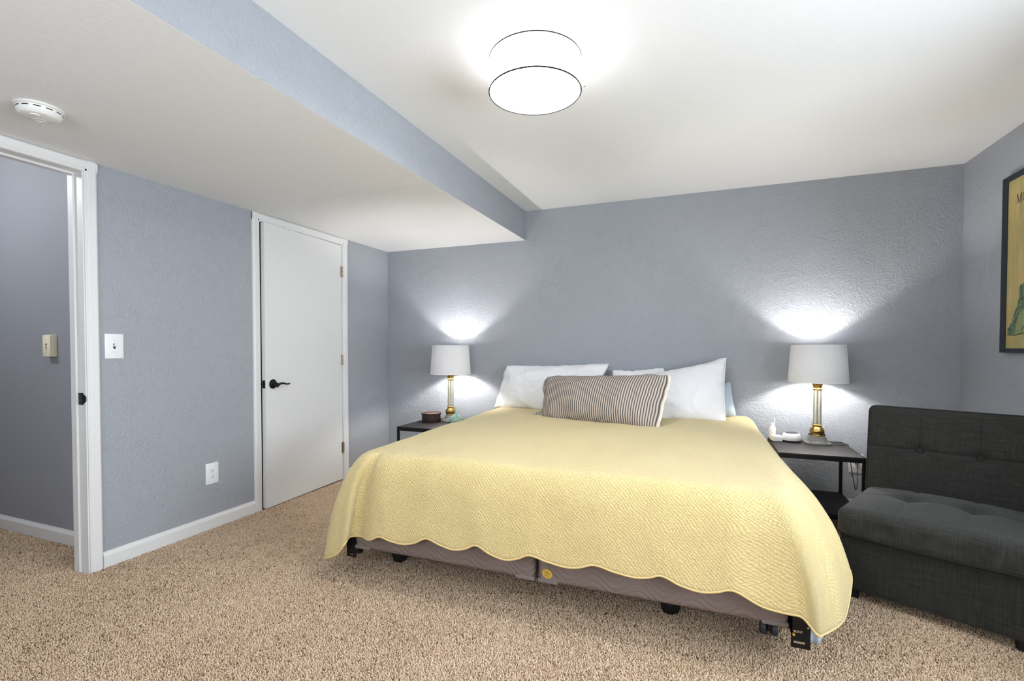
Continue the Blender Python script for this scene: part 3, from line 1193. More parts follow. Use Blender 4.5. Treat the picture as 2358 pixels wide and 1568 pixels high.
station(.247, FY - .004, .1, -1, on(1870, 1446, 1, 1.852))
station(.258, FY - .002, .5, -1, on(1884, 1463, 1, 1.845))
station(.262, FY + .010, 1, -.6, on(1893, 1461, 1, 1.885))
station(.266, FY + .035, 1, -.2, on(1915, 1450, 1, 1.955))
station(RX, FY + .075, 1, -.1, on(1937, 1432, 1, 2.03))
station(RX, 2.15, 1, 0, on(1951, 1395, 1, 2.11))
station(RX, 2.26, 1, 0, on(1960, 1335, 1, 2.20))
station(RX, 2.42, 1, 0, V(.55, 2.36, .285))
station(RX, 2.70, 1, 0, V(.52, 2.68, .27))
station(RX, 3.10, 1, 0, V(.475, 3.10, .29))
station(RX, 3.55, 1, 0, V(.425, 3.55, .27))
station(RX, 3.93, 1, 0, V(.42, 3.93, .30))
S = np.array(ST)
# parameter: mixed arc length of base and hem
dl = np.linalg.norm(np.diff(S[:, [0, 1]], axis=0), axis=1) * .5 + np.linalg.norm(np.diff(S[:, 4:7], axis=0), axis=1) * .5
tpar = np.concatenate([[0], np.cumsum(dl)])


def pchip_like(t, x, y):
    """Catmull-Rom on non-uniform knots with limited tangents"""
    d = np.diff(y) / np.diff(x)
    mtg = np.zeros_like(y)
    mtg[1:-1] = (d[:-1] * np.diff(x)[1:] + d[1:] * np.diff(x)[:-1]) / (np.diff(x)[1:] + np.diff(x)[:-1])
    mtg[0], mtg[-1] = d[0], d[-1]
    i = np.clip(np.searchsorted(x, t) - 1, 0, len(x) - 2)
    h = x[i + 1] - x[i]
    s = (t - x[i]) / h
    return (2 * s ** 3 - 3 * s ** 2 + 1) * y[i] + (s ** 3 - 2 * s ** 2 + s) * h * mtg[i] + (-2 * s ** 3 + 3 * s ** 2) * y[i + 1] + (s ** 3 - s ** 2) * h * mtg[i + 1]


NQ, NTOP, NH = 640, 34, 46
tt = np.linspace(0, tpar[-1], NQ)
Q = np.stack([pchip_like(tt, tpar, S[:, k]) for k in range(7)], axis=1)


def top_z(x, y):
    z = .622 + .012 * min(1, max(0, (y - 2.2) / 1.2)) + .018 * max(0, (y - 3.2)) * (1 if x > -.65 else .4)
    ex = min(x - LX, RX - x)
    z += .010 * min(1, max(0, ex) / .35)
    z += .010 * (noise.noise(Vector((x * 2.2, y * 2.2, 1.7)))) + .004 * noise.noise(Vector((x * 7, y * 5, 4.)))
    return z


def build_quilt(off=0.0, u0=0, u1=NQ, with_top=True):
    verts, uvs, rows = [], [], []
    for i in range(u0, u1):
        px, py, nx, ny, hx, hy, hz = Q[i]
        nl = math.hypot(nx, ny) or 1
        nx, ny = nx / nl, ny / nl
        row = []
        sx, sy = BC - .05, max(py, 3.40)
        if with_top:
            for k in range(NTOP):
                f = k / NTOP
                x, y = sx + (px - sx) * f, sy + (py - sy) * f
                row.append(len(verts))
                verts.append((x, y, top_z(x, y)))
                uvs.append((x, y))
        P = Vector((px, py, top_z(px, py)))
        H = Vector((hx, hy, hz))
        N3 = Vector((nx, ny, 0))
        drop = P.z - H.z
        out = Vector((H.x - P.x, H.y - P.y, 0))
        P1 = P + N3 * .085 - Vector((0, 0, .004))
        P2 = H + Vector((0, 0, drop * .60)) - out * .16
        arc = 0
        prev = P
        for k in range(NH + 1):
            s = k / NH
            p = P * (1 - s) ** 3 + P1 * 3 * s * (1 - s) ** 2 + P2 * 3 * s * s * (1 - s) + H * s ** 3
            wv = .006 * noise.noise(Vector((px * 3.3 + py * 3.3, s * 1.6, 9.))) * math.sin(s * math.pi * .9) \
                + .0035 * noise.noise(Vector((px * 9 + py * 9, s * 5, 3.))) * s
            p = p + N3 * (wv - off)
            arc += (p - prev).length
            prev = p
            row.append(len(verts))
            verts.append(tuple(p))
            uvs.append((px + nx * arc, py + ny * arc))
        rows.append(row)
    faces = []
    for A, B in zip(rows, rows[1:]):
        for k in range(len(A) - 1):
            faces.append((A[k], A[k + 1], B[k + 1], B[k]))
    me = bpy.data.meshes.new('quilt')
    me.from_pydata(verts, [], faces)
    ul = me.uv_layers.new(name='UVMap')
    for l in me.loops:
        ul.data[l.index].uv = uvs[l.vertex_index]
    me.update()
    bmx = bmesh.new()
    bmx.from_mesh(me)
    bmesh.ops.remove_doubles(bmx, verts=bmx.verts[:], dist=1e-5)
    bmx.to_mesh(me)
    bmx.free()
    hemline = [Vector(verts[r[-1]]) for r in rows]
    return me, hemline


qme, hemline = build_quilt()
quilt = mk_me('quilt', qme, 'quilt', None, 180)
tag(quilt, 'pale yellow diamond-stitched quilt with scalloped hem draped over the bed', 'quilt')
sd_m = quilt.modifiers.new('thickness', 'SOLIDIFY')
sd_m.thickness = .007
sd_m.offset = 0
bm = bmesh.new()
tube(bm, hemline, .0052, 8)
mk('hem_binding', bm, 'binding', quilt, 180)

# pale blue sheet peeking out below the quilt corner
sheet_v, rows = [], []
for i in range(21):
    f = i / 20
    u_ = 1858 + 44 * f
    vb = 1458 + 26 * math.sin(math.pi * min(1, f * .95 + .08)) ** .6
    yy = 1.975 + .02 * f + .006 * math.sin(f * 9)
    lo, hi = on(u_, vb, 1, yy), on(u_ - 6 * (1 - f), 1330, 1, yy)
    row = []
    for k in range(12):
        row.append(len(sheet_v))
        p = hi.lerp(lo, k / 11)
        sheet_v.append((p.x, p.y + .006 * math.sin(f * 12 + k * .3), p.z))
    rows.append(row)
me = bpy.data.meshes.new('bed_sheet')
me.from_pydata(sheet_v, [], [(A[k], A[k + 1], B[k + 1], B[k]) for A, B in zip(rows, rows[1:]) for k in range(11)])
me.uv_layers.new(name='UVMap')
sh = mk_me('bed_sheet', me, 'blue_cloth', None, 180)
sh.modifiers.new('thickness', 'SOLIDIFY').thickness = .003
tag(sh, 'pale blue sheet corner hanging below the quilt', 'sheet')


# ------------------------------------------------------------------ pillows
def pillow(name, corners, thick, m, label, group=None, seed=0, front=.6, sag=.02, pinch=.06, n=64, wr=.010, rc=.05):
    BL, BR, TR, TL = [Vector(c) for c in corners]
    w = ((BR - BL).length + (TR - TL).length) / 2
    h = ((TL - BL).length + (TR - BR).length) / 2
    nrm = ((BR - BL) + (TR - TL)).cross((TL - BL) + (TR - BR)).normalized()
    up = ((TL - BL) + (TR - BR)).normalized()
    rt = ((BR - BL) + (TR - TL)).normalized()
    m_ = max(16, int(n * h / w))
    verts, uvs, faces = [], [], []

    def P(u, v, side):
        p = BL * (1 - u) * (1 - v) + BR * u * (1 - v) + TR * u * v + TL * (1 - u) * v
        a, b = 2 * u - 1, 2 * v - 1
        p -= rt * pinch * h * a * (1 - b * b) * .5 * abs(a)
        p -= up * pinch * h * b * (1 - a * a) * .8 * abs(b)
        f = ((1 - abs(a) ** 2.6) * (1 - abs(b) ** 2.4))
        f = max(f, 0) ** .62
        tk = thick * f * (front if side > 0 else front - 1)
        tk *= 1 + .25 * (-b) * .6
        p += nrm * tk
        env = min(1, f * 1.6)
        q = Vector((u * w * 5 + seed * 7.3, v * h * 5, side * 2.))
        d = wr * (noise.noise(q) + .6 * noise.noise(q * 2.3 + Vector((3, 1, 7))) * (1 - .3 * env))
        # sharp creases
        rg = 1 - abs(noise.noise(Vector((u * w * 7 + seed * 3.1 + v * 2, v * h * 9 - u * 2, side * 3.3)))) * 3.2
        d += wr * .55 * max(0, rg) ** 2
        # rounded, drooping corners
        cr = (abs(a) * abs(b)) ** 6
        p -= (rt * math.copysign(1, a) * .5 + up * math.copysign(1, b) * .4) * h * rc * cr
        # gathers near the short ends
        d += wr * .8 * math.sin(v * 26 + seed + 3 * noise.noise(q * .8)) * math.exp(-(1 - abs(a)) * 7)
        p += nrm * d * (.35 + .65 * env)
        p += up * .010 * noise.noise(Vector((u * 9 + seed, 2 if v > .5 else 5, 1))) * abs(b) ** 3
        return p

    idx = {}
    for side in (1, -1):
        for i in range(n + 1):
            for j in range(m_ + 1):
                if side == -1 and (i in (0, n) or j in (0, m_)):
                    idx[(side, i, j)] = idx[(1, i, j)]
                    continue
                idx[(side, i, j)] = len(verts)
                verts.append(tuple(P(i / n, j / m_, side)))
                uvs.append((i / n * w, j / m_ * h))
        for i in range(n):
            for j in range(m_):
                f = [idx[(side, i, j)], idx[(side, i + 1, j)], idx[(side, i + 1, j + 1)], idx[(side, i, j + 1)]]
                faces.append(tuple(f if side > 0 else f[::-1]))
    me = bpy.data.meshes.new(name)
    me.from_pydata(verts, [], faces)
    ul = me.uv_layers.new(name='UVMap')
    for l in me.loops:
        ul.data[l.index].uv = uvs[l.vertex_index]
    me.update()
    o = mk_me(name, me, m, None, 180)
    tag(o, label, 'pillow', group)
    return o, P, (BL, BR, TR, TL, nrm, up, rt, w, h)


def seam(o, P, m, n=60, r=.0035, sides='tblr'):
    bm = bmesh.new()
    if 't' in sides:
        tube(bm, [P(i / n, 1, 1) for i in range(n + 1)], r, 6)
    if 'r' in sides:
        tube(bm, [P(1, i / n, 1) for i in range(n + 1)], r, 6)
    if 'l' in sides:
        tube(bm, [P(0, i / n, 1) for i in range(n + 1)], r, 6)
    mk('seam', bm, m, o, 180)


o, P, _ = pillow('pillow', (on(1600, 962, 1, 3.80), on(1697, 960, 1, 3.83), on(1684, 880, 1, 3.95), on(1590, 874, 1, 3.95)), .09, 'blue_cloth',
                 'pale blue pillow tucked behind the white pillow by the armchair side', seed=5, wr=.005)
o, P, _ = pillow('pillow', (on(1415, 955, 1, 3.84), on(1560, 950, 1, 3.84), on(1529, 846, 1, 3.955), on(1408, 852, 1, 3.955)), .09, 'white_cloth',
                 'white pillow mostly hidden behind the striped pillow', 'white pillows on the bed', seed=2)
seam(o, P, 'white_cloth', sides='tr')
o, P, _ = pillow('pillow', (on(1136, 941, 1, 3.80), on(1345, 958, 1, 3.66), on(1407, 836, 1, 3.93), on(1166, 841, 1, 3.90)), .15, 'white_cloth',
                 'creased white pillow leaning on the wall toward the round dark box', 'white pillows on the bed', seed=1, wr=.018, pinch=.05)
seam(o, P, 'white_cloth', sides='tl')
o, P, _ = pillow('pillow', (on(1470, 972, 1, 3.56), on(1672, 975, 1, 3.62), on(1672, 824, 1, 3.88), on(1440, 868, 1, 3.86)), .16, 'white_cloth',
                 'plump white pillow with raised corner between striped and blue pillows', 'white pillows on the bed', seed=3, wr=.013, rc=.0)
seam(o, P, 'white_cloth', sides='tr')
sp, P, fr = pillow('pillow', (on(1243, 970, 1, 3.40), on(1512, 996, 1, 3.17), on(1546, 858, 1, 3.36), on(1256, 862, 1, 3.56)), .17, 'ticking',
                   'long beige pillow with thin dark stripes in front of the white pillows', seed=4, front=.62, wr=.012, pinch=.06, rc=.12)
sp['category'] = 'pillow'
BL, BR, TR, TL, nrm, up, rt, w, h = fr


def strip(o, name, m, edge_u, out0, ext, n=40, wav=.006, v0=0., v1=1., drop=0):
    verts, uvs, faces = [], [], []
    for i in range(n + 1):
        v = v0 + (v1 - v0) * i / n
        for k in range(5):
            s = k / 4
            p = P(edge_u, v, 1) + rt * (out0 + (ext(v) if callable(ext) else ext) * s) * (1 if edge_u > .5 else -1)
            p += nrm * wav * math.sin(v * 37 + s * 2) * s - up * drop * s
            p -= nrm * .004
            verts.append(tuple(p))
            uvs.append((s * .05, v * h))
    for i in range(n):
        for k in range(4):
            a = i * 5 + k
            faces.append((a, a + 1, a + 6, a + 5))
    me = bpy.data.meshes.new(name)
    me.from_pydata(verts, [], faces)
    ul = me.uv_layers.new(name='UVMap')
    for l in me.loops:
        ul.data[l.index].uv = uvs[l.vertex_index]
    ob = mk_me(name, me, m, o, 180)
    ob.modifiers.new('thickness', 'SOLIDIFY').thickness = .002
    return ob


fr_ = strip(sp, 'fringe', 'cream_cloth', 1.0, -.012, .028, wav=.004)
fr_['label'] = 'cream fringed edge'
strip(sp, 'pillowcase_hem', 'ticking', 0.0, -.012, lambda v: .012 + .085 * math.exp(-((v - .10) / .10) ** 2) + .02 * math.exp(-((v - .72) / .15) ** 2), wav=.003)


# ------------------------------------------------------------------ nightstands
def nightstand(x0, x1, y0, y1, label):
    zt = .5
    c = Vector(((x0 + x1) / 2, (y0 + y1) / 2, 0))
    e = empty('nightstand', c)
    tag(e, label, 'nightstand', 'black metal nightstands beside the bed')
    t_ = .018
    mk('table_top', local(boxes((x0, x1, y0, y1, zt - .012, zt), bev=.002), c), 'board', e, 20)
    for x in (x0, x1 - t_):
        for y in (y0, y1 - t_):
            mk('leg', local(boxes((x, x + t_, y, y + t_, 0.001, zt - .0125), bev=.001), c), 'steel', e, 20)
    for z in (zt - .032, .118):
        mk('rail', local(boxes((x0 + t_, x1 - t_, y0, y0 + t_, z, z + .0195)), c), 'steel', e, 0)
        mk('rail', local(boxes((x0 + t_, x1 - t_, y1 - t_, y1, z, z + .0195)), c), 'steel', e, 0)
        mk('rail', local(boxes((x0, x0 + t_, y0 + t_, y1 - t_, z, z + .0195)), c), 'steel', e, 0)
        mk('rail', local(boxes((x1 - t_, x1, y0 + t_, y1 - t_, z, z + .0195)), c), 'steel', e, 0)
    mk('shelf', local(boxes((x0 + .002, x1 - .002, y0 + .002, y1 - .002, .1375, .150), bev=.001), c), 'board', e, 20)
    bm = bmesh.new()
    bar(bm, (x0 + .03, y1 - .01, zt - .03), (x0 + .03 - .008, y0 + .2, .14), .006, .006)
    mk('brace', local(bm, c), 'steel', e, 0)
    return e


NSX0, NSX1 = .446, .903
nightstand(NSX0, NSX1, 3.395, 3.925, 'black metal nightstand between the bed and the dark armchair')
NLX0, NLX1 = -2.330, -1.86
nightstand(NLX0, NLX1, 3.357, 3.905, 'black metal nightstand in the corner by the white door')


# ------------------------------------------------------------------ table lamps
def gold_leaf(ang, r, z, hgt, wdt, curl):
    bm = bmesh.new()
    rows = []
    for k in range(7):
        s = k / 6
        ww = wdt * math.sin(math.pi * (.18 + .74 * s)) * (1 if s < .85 else .7)
        rr = r + curl * (s ** 2.2)
        zz_ = z + hgt * (s if s < .88 else .88 - (s - .88) * .6)
        rows.append([bm.verts.new(Vector((rr + (.0 if abs(q) else .002), q * ww / 2, zz_))) for q in (-1, -.4, 0, .4, 1)])
    for A, B in zip(rows, rows[1:]):
        for k in range(4):
            bm.faces.new([A[k], A[k + 1], B[k + 1], B[k]])
    bmesh.ops.solidify(bm, geom=bm.faces[:], thickness=.0016)
    bmesh.ops.rotate(bm, verts=bm.verts[:], cent=(0, 0, 0), matrix=Matrix.Rotation(ang, 3, 'Z'))
    return bm


def lamp(x, y, z, rz, label, power):
    e = empty('table_lamp', (x, y, z), rz)
    tag(e, label, 'lamp', 'table lamps on the nightstands')
    # crystal foot: stepped square with cut corners
    bm = bmesh.new()
    oct_ = []
    lv = [(.078, 0.0), (.080, .008), (.074, .014), (.066, .020), (.055, .034), (.048, .050), (.040, .054)]
    rings = []
    for r_, zz_ in lv:
        ring = []
        for k in range(16):
            a = 2 * math.pi * k / 16 + math.pi / 16
            q = 1.0 / max(abs(math.cos(a)), abs(math.sin(a))) ** .55
            q *= .94 if k % 2 else 1.0
            ring.append(bm.verts.new(Vector((r_ * q * math.cos(a), r_ * q * math.sin(a), zz_))))
        rings.append(ring)
    for A, B in zip(rings, rings[1:]):
        for k in range(16):
            bm.faces.new([A[k], A[(k + 1) % 16], B[(k + 1) % 16], B[k]])
    bm.faces.new(rings[0][::-1])
    bm.faces.new(rings[-1])
    mk('crystal_foot', bm, 'crystal', e, 0)
    # gold urn
    urn = mk('urn', lathe([(0, .0545), (.040, .0545), (.042, .060), (.036, .066), (.043, .076), (.046, .086), (.040, .100), (.030, .112), (.024, .118),
                           (.030, .122), (.032, .128), (.027, .132), (.022, .134), (0, .134)], 40, wob=lambda a, z_: 1 + (.05 * math.cos(8 * a) if .064 < z_ < .105 else 0)), 'gold', e)
    for k in range(8):
        mk('urn_leaf', gold_leaf(2 * math.pi * k / 8, .040, .064, .044, .024, -.008), 'gold', urn, 60)
    mk('glass_column', lathe([(.0255, .1345), (.0255, .360), (.0225, .360), (.0225, .1345), (.0255, .1345)], 32, wob=lambda a, z_: 1 + .025 * math.cos(10 * a)), 'glass', e)
    mk('inner_rod', lathe([(0, .1345), (.0058, .1345), (.0058, .365), (0, .365)], 16), 'gold', e)
    cap = mk('capital', lathe([(0, .3605), (.026, .3605), (.031, .365), (.031, .371), (.026, .375), (.024, .382), (.026, .395), (.032, .410), (.036, .416), (.036, .422), (0, .422)], 36), 'gold', e)
    for k in range(8):
        mk('capital_leaf', gold_leaf(2 * math.pi * k / 8 + .2, .025, .376, .036, .020, .014), 'gold', cap, 60)
    mk('socket', lathe([(0, .4225), (.012, .4225), (.012, .455), (.017, .458), (.017, .490), (0, .490)], 20), 'gold', e)
    # shade: truncated cone, tilted slightly
    zb, zt, rb, rt_ = .415, .668, .178, .160
    n = 96
    verts, uvs, faces = [], [], []
    rows = 8
    for s_, off in ((0, 0), (1, -.0022)):
        for k in range(rows + 1):
            f = k / rows
            r_ = rb + (rt_ - rb) * f + off
            for i in range(n):
                a = 2 * math.pi * i / n
                verts.append((r_ * math.cos(a), r_ * math.sin(a), zb + (zt - zb) * f))
    per = (rows + 1) * n
    for i in range(n):
        j = (i + 1) % n
        for k in range(rows):
            faces.append((k * n + i, k * n + j, (k + 1) * n + j, (k + 1) * n + i))
            faces.append((per + k * n + i, per + (k + 1) * n + i, per + (k + 1) * n + j, per + k * n + j))
        faces.append((i, per + i, per + j, j))
        faces.append((rows * n + i, rows * n + j, per + rows * n + j, per + rows * n + i))
    me = bpy.data.meshes.new('lamp_shade')
    me.from_pydata(verts, [], faces)
    ul = me.uv_layers.new(name='UVMap')
    for p in me.polygons:
        for li in p.loop_indices:
            v = me.vertices[me.loops[li].vertex_index].co
            a = math.atan2(v.y, v.x)
            cc = math.atan2(p.center.y, p.center.x)
            if a - cc > math.pi:
                a -= 2 * math.pi
            if cc - a > math.pi:
                a += 2 * math.pi
            ul.data[li].uv = (a * .17, v.z)
    shd = mk_me('lamp_shade', me, 'shade', e, 40)
    for r_, zz_ in ((rb, zb + .003), (rt_, zt - .003)):
        bm = bmesh.new()
        tube(bm, [(r_ * math.cos(2 * math.pi * i / 64), r_ * math.sin(2 * math.pi * i / 64), zz_) for i in range(65)], .0024, 6, False)
        mk('shade_trim', bm, 'white_cloth', shd, 60)
    bm = bmesh.new()
    for k in range(3):
        a = 2 * math.pi * k / 3 + .4
        tube(bm, [(.015 * math.cos(a), .015 * math.sin(a), zt - .045), (rt_ * .99 * math.cos(a), rt_ * .99 * math.sin(a), zt - .012)], .0014, 6)
    for s_ in (-1, 1):
        tube(bm, [(s_ * .014, 0, .47), (s_ * .045, 0, .50), (s_ * .052, 0, .55), (s_ * .03, 0, .615), (0, 0, .624)], .0014, 6)
    mk('harp', bm, 'gold', e, 60)
    mk('bulb', lathe([(0, .549), (.010, .547), (.020, .537), (.023, .525), (.020, .512), (.012, .500), (.012, .4905), (0, .4905)], 14), 'bulb', e)
    return e


LRX, LRY = on(1881, 1017, 1, 3.80).x, 3.80
lamp(LRX, LRY, .5, R(10), 'glass column lamp with white shade on the nightstand beside the armchair', 8.5)
LLX, LLY = on(1038, 960, 1, 3.79).x, 3.79
lamp(LLX, LLY, .5, R(30), 'glass column lamp with white shade on the nightstand in the corner', 7.0)

# lamp cord over the nightstand edge and down to the outlet
bm = bmesh.new()
ctrl = [(LRX + .085, LRY - .02, .5032), (LRX + .13, LRY - .03, .5032), (LRX + .165, LRY + .005, .5032), (NSX1 - .004, LRY + .02, .504), (NSX1 + .012, LRY + .024, .496),
        (NSX1 + .020, LRY + .04, .44), (NSX1 + .035, LRY + .06, .37), (NSX1 + .055, LRY + .10, .29), (NSX1 + .075, LRY + .13, .21), (NSX1 + .09, LRY + .16, .17),
        (NSX1 + .103, LRY + .172, .21), (NSX1 + .103, LRY + .182, .30), (1.006, LRY + .178, .358), (1.006, LRY + .196, .3605)]
C = np.array(ctrl)
tq = np.linspace(0, len(C) - 1, 90)
pts = np.stack([pchip_like(tq, np.arange(len(C)).astype(float), C[:, k]) for k in range(3)], 1)
tube(bm, [Vector(p) for p in pts], .0028, 8)
cd = empty('lamp_cord', (LRX + .09, LRY - .02, .5))
cdo = Vector((LRX + .09, LRY - .02, .5))
tag(cd, 'brown lamp cord hanging from the nightstand to the outlet', 'cord')
mk('cable', local(bm, cdo), 'cord', cd, 60)
mk('plug', local(boxes((.994, 1.018, YB - .032, YB - .0088, .349, .372), bev=.004), cdo), 'cord', cd, 40)

# ------------------------------------------------------------------ small things on the right nightstand
# round white sound machine
e = empty('sound_machine', (.582, 3.825, .5))
tag(e, 'round white device with dark mesh top and black base', 'sound machine')
mk('base_ring', lathe([(0, .0005), (.056, .0005), (.058, .004), (.058, .010), (0, .010)], 40), 'blackplastic', e)
mk('housing', lathe([(0, .0102), (.058, .0102), (.061, .018), (.059, .034), (.053, .052), (.047, .058), (.043, .0585), (0, .0585)], 48), 'gloss', e)
mk('mesh_top', lathe([(0, .0586), (.042, .0586), (.040, .0605), (0, .062)], 40), 'mesh', e)
# small white box
e = empty('charger_box', (.487, 3.80, .5), R(12))
tag(e, 'small white plastic box beside the round white device', 'box')
mk('body', rounded_box((.030, .030, .020), .006, (4, 4, 4)), 'gloss', e, 60).location = (0, 0, .0205)
mk('seam_line', boxes((-.0302, .0302, -.0302, .0302, .0245, .0253)), 'whiteplastic', e, 0)
# slim white spray bottle
e = empty('spray_bottle', (.470, 3.872, .5))
tag(e, 'slim white bottle with thin upright nozzle by the quilt', 'bottle')
mk('body', lathe([(0, .0005), (.019, .0005), (.021, .004), (.021, .080), (.017, .090), (.009, .094), (0, .094)], 28), 'gloss', e)
mk('cap', lathe([(0, .0945), (.008, .0945), (.008, .112), (.004, .118), (0, .118)], 20), 'whiteplastic', e)
bm = bmesh.new()
tube(bm, [(.013, -.004, .088), (.013, -.004, .150)], [.0035, .0025], 8)
mk('nozzle', bm, 'whiteplastic', e)
# black clip box behind the lamp foot
e = mk('black_case', rounded_box((.050, .011, .026), .006, (6, 3, 4)), 'blackplastic', None, 60)
e.location = (LRX + .02, 3.909, .5265)
tag(e, 'small black case behind the crystal lamp foot', 'case')

# ------------------------------------------------------------------ small things on the left nightstand
bxp = on(989, 973, 2, .5)
e = empty('round_box', (bxp.x - .02, 3.70, .5))
tag(e, 'low round dark brown bark-textured box on the corner nightstand', 'box')
wobf = lambda a, z_: 1 + .012 * math.cos(9 * a) + .008 * math.sin(15 * a + z_ * 60)
mk('body', lathe([(0, .0005), (.078, .0005), (.081, .006), (.081, .058), (0, .058)], 64, wob=wobf), 'bark', e)
mk('lid', lathe([(0, .0585), (.083, .0585), (.084, .062), (.084, .076), (.078, .080), (0, .079)], 64, wob=wobf), 'bark', e)
mk('lid_rim', lathe([(.070, .0785), (.083, .0755), (.0845, .079), (.075, .0825), (.070, .0785)], 64, wob=wobf), 'barkrim', e)
gb = on(1050, 957, 1, 3.60)
e = empty('glass_bottle', (gb.x, 3.60, .5))
tag(e, 'pale green glass bottle with a pointed stopper beside the lamp', 'bottle')
mk('bulb_body', lathe([(0, .0005), (.030, .0005), (.046, .012), (.055, .036), (.050, .062), (.034, .082), (.016, .094), (.011, .102), (0, .103)], 36), 'greenglass', e)
mk('stopper', lathe([(0, .1035), (.010, .1035), (.008, .112), (.006, .130), (.0035, .152), (0, .158)], 20), 'greenglass', e)

# ------------------------------------------------------------------ armless chair
AN = R(-27)
ch_o = Vector((.594, 2.612, 0))
ch = empty('armless_chair', ch_o, AN)
tag(ch, 'charcoal linen armless chair with tufted back beside the nightstand', 'chair')
CWD, CDP = .632, .70       # width along local x, depth along local +y
# front face at local y=0
base = mk('base', rounded_box((CWD / 2, CDP / 2 - .01, .122), .012, (22, 14, 8)), 'linen', ch, 60)
base.location = (CWD / 2, CDP / 2, .05 + .122)
bm = bmesh.new()
tube(bm, [(.004, .014, .062), (.004, .014, .285)], .004, 8)
tube(bm, [(CWD - .004, .014, .062), (CWD - .004, .014, .285)], .004, 8)
mk('base_piping', bm, 'linen', ch, 60)
seat_w, seat_d, seat_h = CWD + .014, .60, .125


def seat_disp(p, n_):
    q = p.copy()
    if n_.z > .3:
        k = (n_.z - .3) / .7
        fx, fy = p.x / (seat_w / 2), p.y / (seat_d / 2)
        dome = (1 - abs(fx) ** 2.5) * (1 - abs(fy) ** 2.5)
        dz = .030 * max(dome, 0)
        for sx in (-1 / 3, 1 / 3):
            d = abs(fx - sx) * seat_w / 2
            dz -= .006 * math.exp(-(d / .008) ** 2)
            dy = (fy - .02) * seat_d / 2
            dz -= .020 * math.exp(-((d / .05) ** 2 + (dy / .05) ** 2))
        d = abs(fy - .02) * seat_d / 2
        dz -= .004 * math.exp(-(d / .008) ** 2)
        q.z += dz * k
    if n_.y < -.5:
        q.y -= .012 * (1 - (p.x / (seat_w / 2)) ** 2)
    return q


seat = mk('seat_cushion', rounded_box((seat_w / 2, seat_d / 2, seat_h / 2), .032, (60, 40, 6), seat_disp), 'linen_seat', ch, 60)
seat.location = (CWD / 2, seat_d / 2 - .022, .294 + seat_h / 2)


def rr_loop(hx, hy, r, n=10):
    out = []
    for cx, cy, a0 in ((hx - r, hy - r, 0), (-hx + r, hy - r, 90), (-hx + r, -hy + r, 180), (hx - r, -hy + r, 270)):
        for k in range(n + 1):
            a = R(a0 + 90 * k / n)
            out.append((cx + r * math.cos(a), cy + r * math.sin(a)))
    return out + [out[0]]


for zz_ in (.022, -.040):
    bm = bmesh.new()
    tube(bm, [(x, y - (.012 * (1 - (x / (seat_w / 2)) ** 2) if y < 0 else 0), zz_) for x, y in rr_loop(seat_w / 2 - .001, seat_d / 2 - .001, .034)], .0035, 8, False)
    mk('seat_piping', bm, 'linen_seat', seat, 60)
bk_w, bk_t, bk_h = CWD + .02, .175, .470


def back_disp(p, n_):
    q = p.copy()
    if n_.y < -.25:
        k = (-n_.y - .25) / .75
        fx, fz = p.x / (bk_w / 2), p.z / (bk_h / 2)
        dome = max((1 - abs(fx) ** 3) * (1 - abs(fz) ** 3), 0)
        dd_ = .030 * dome
        zc = .10
        for sx in (-.335, .335):
            d = abs(fx - sx) * bk_w / 2
            dd_ -= (.0075 if fz > zc else .0035) * math.exp(-(d / .006) ** 2)
            dz = (fz - zc) * bk_h / 2
            dd_ -= .030 * math.exp(-((d / .035) ** 2 + (dz / .028) ** 2))
        d = abs(fz - zc) * bk_h / 2
        dd_ -= .010 * math.exp(-(d / .006) ** 2)
        dd_ += .003 * noise.noise(Vector((p.x * 12, p.z * 12, 2)))
        q.y -= dd_ * k
    q.z += .006 * noise.noise(Vector((p.x * 9, 0, 5))) * (1 if p.z > .15 else 0)
    return q


back = mk('back_cushion', rounded_box((bk_w / 2, bk_t / 2, bk_h / 2), .030, (74, 6, 56), back_disp), 'linen', ch, 60)
back.location = (CWD / 2 + .0, .555 + bk_t / 2 - .045, .366 + bk_h / 2)
back.rotation_euler = (R(-7), 0, 0)
bm = bmesh.new()
tube(bm, [(x, -bk_t / 2 + .012, z) for x, z in rr_loop(bk_w / 2 - .002, bk_h / 2 - .002, .03)], .0035, 8, False)
mk('back_piping', bm, 'linen', back, 60)
for sx in (-.335, .335):
    b = mk('tuft_button', rounded_box((.009, .004, .009), .0035, (3, 3, 3)), 'linen', back, 60)
    b.location = (sx * bk_w / 2, -bk_t / 2 - .0015, .10 * bk_h / 2)
mk('back_frame', boxes((.012, CWD - .012, .645, .69, .29, .70), bev=.012), 'linen', ch, 40)
for x, y in ((.045, .05), (CWD - .045, .05), (.045, CDP - .06), (CWD - .045, CDP - .06)):
    bm = bmesh.new()
    tube(bm, [(x, y, .001), (x, y, .0495)], [.021, .024], 16)
    mk('leg', bm, 'blackplastic', ch, 40)

# ------------------------------------------------------------------ carpet pile (real tufts in the part of the floor near the camera)
rng = np.random.default_rng(4)


def grid_pts(x0, x1, y0, y1, step):
    xs, ys = np.meshgrid(np.arange(x0, x1, step), np.arange(y0, y1, step))
    p = np.stack([xs.ravel(), ys.ravel()], 1)
    return p + rng.uniform(-.5, .5, p.shape) * step * 1.1


STEP = .0056
pts = np.concatenate([grid_pts(XL + .016, XR - .02, .75, 3.45, STEP), grid_pts(-4.3, XL + .016, .74, HY - .016, STEP)])
d = np.stack([pts[:, 0], pts[:, 1], np.full(len(pts), -EYE)], 1)
zc = d @ _F
u = 1179 + FPX * (d @ _R) / zc
v = CY - FPX * (d @ _U) / zc
keep = (zc > .3) & (u > -160) & (u < 2520) & (v < 1700)
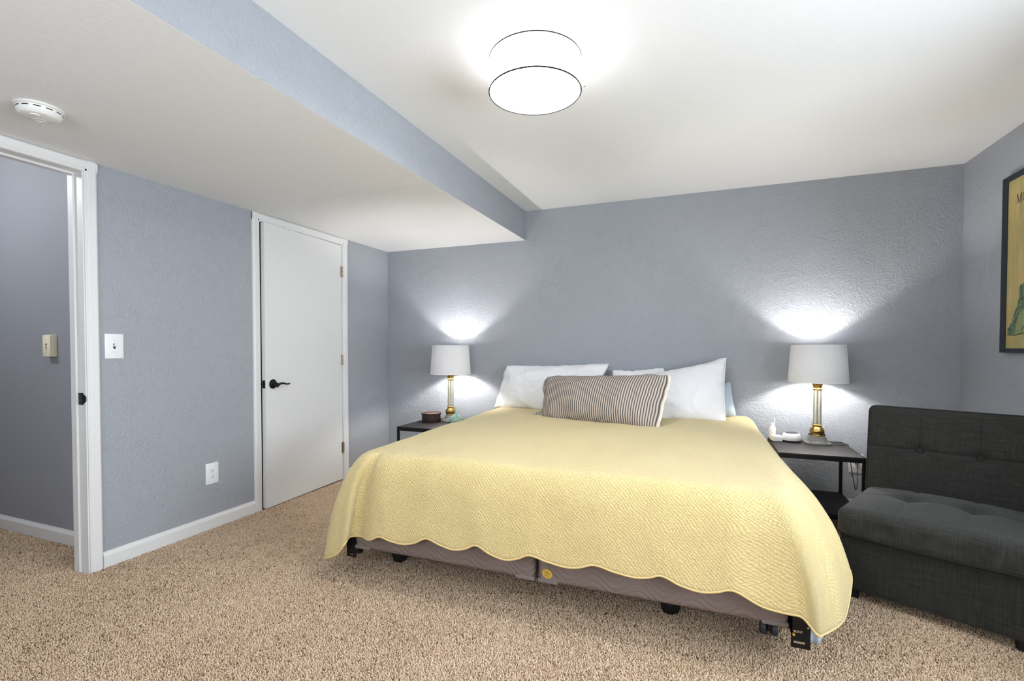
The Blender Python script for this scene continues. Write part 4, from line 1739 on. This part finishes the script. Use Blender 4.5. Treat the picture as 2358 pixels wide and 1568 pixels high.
# inside walls / deep below the bed
inwall = (pts[:, 0] < XL + .016) & (pts[:, 0] > XLO - .004) & (pts[:, 1] > D1b - .012)
deep = (pts[:, 0] > -1.35) & (pts[:, 0] < .15) & (pts[:, 1] > 2.75)
pts = pts[keep & ~inwall & ~deep]
N = len(pts)
ht = rng.uniform(.006, .0115, N)
rad = rng.uniform(.0028, .0044, N)
an = rng.uniform(0, 2 * np.pi, N)
lean = rng.normal(0, .0035, (N, 2))
co = np.zeros((N, 7, 3), np.float32)
for k in range(3):
    a = an + 2 * np.pi * k / 3
    co[:, k, 0] = pts[:, 0] + rad * np.cos(a)
    co[:, k, 1] = pts[:, 1] + rad * np.sin(a)
    co[:, k, 2] = 0.0002
    a2 = a + .7
    co[:, 3 + k, 0] = pts[:, 0] + lean[:, 0] * .6 + rad * .85 * np.cos(a2)
    co[:, 3 + k, 1] = pts[:, 1] + lean[:, 1] * .6 + rad * .85 * np.sin(a2)
    co[:, 3 + k, 2] = ht * .7
co[:, 6, 0] = pts[:, 0] + lean[:, 0]
co[:, 6, 1] = pts[:, 1] + lean[:, 1]
co[:, 6, 2] = ht
tri = np.array([[0, 1, 4], [0, 4, 3], [1, 2, 5], [1, 5, 4], [2, 0, 3], [2, 3, 5], [3, 4, 6], [4, 5, 6], [5, 3, 6]], np.int32)
F_ = (tri[None] + (np.arange(N, dtype=np.int32) * 7)[:, None, None]).reshape(-1)
me = bpy.data.meshes.new('carpet_pile')
me.vertices.add(N * 7)
me.vertices.foreach_set('co', co.reshape(-1))
me.loops.add(len(F_))
me.loops.foreach_set('vertex_index', F_)
me.polygons.add(len(F_) // 3)
me.polygons.foreach_set('loop_start', np.arange(0, len(F_), 3, dtype=np.int32))
me.polygons.foreach_set('loop_total', np.full(len(F_) // 3, 3, dtype=np.int32))
at = me.attributes.new('yarn', 'FLOAT', 'POINT')
yv = rng.beta(2.6, 1.6, N)
dark = rng.random(N) < .04
yv[dark] = rng.uniform(0, .25, dark.sum())
at.data.foreach_set('value', np.repeat(yv, 7).astype(np.float32))
me.update()
me.validate()
cp = mk_me('carpet_pile', me, 'yarn', None, 180)
tag(cp, 'speckled beige and brown carpet pile covering the bedroom floor', 'carpet', kind='stuff')
print('tufts', N)
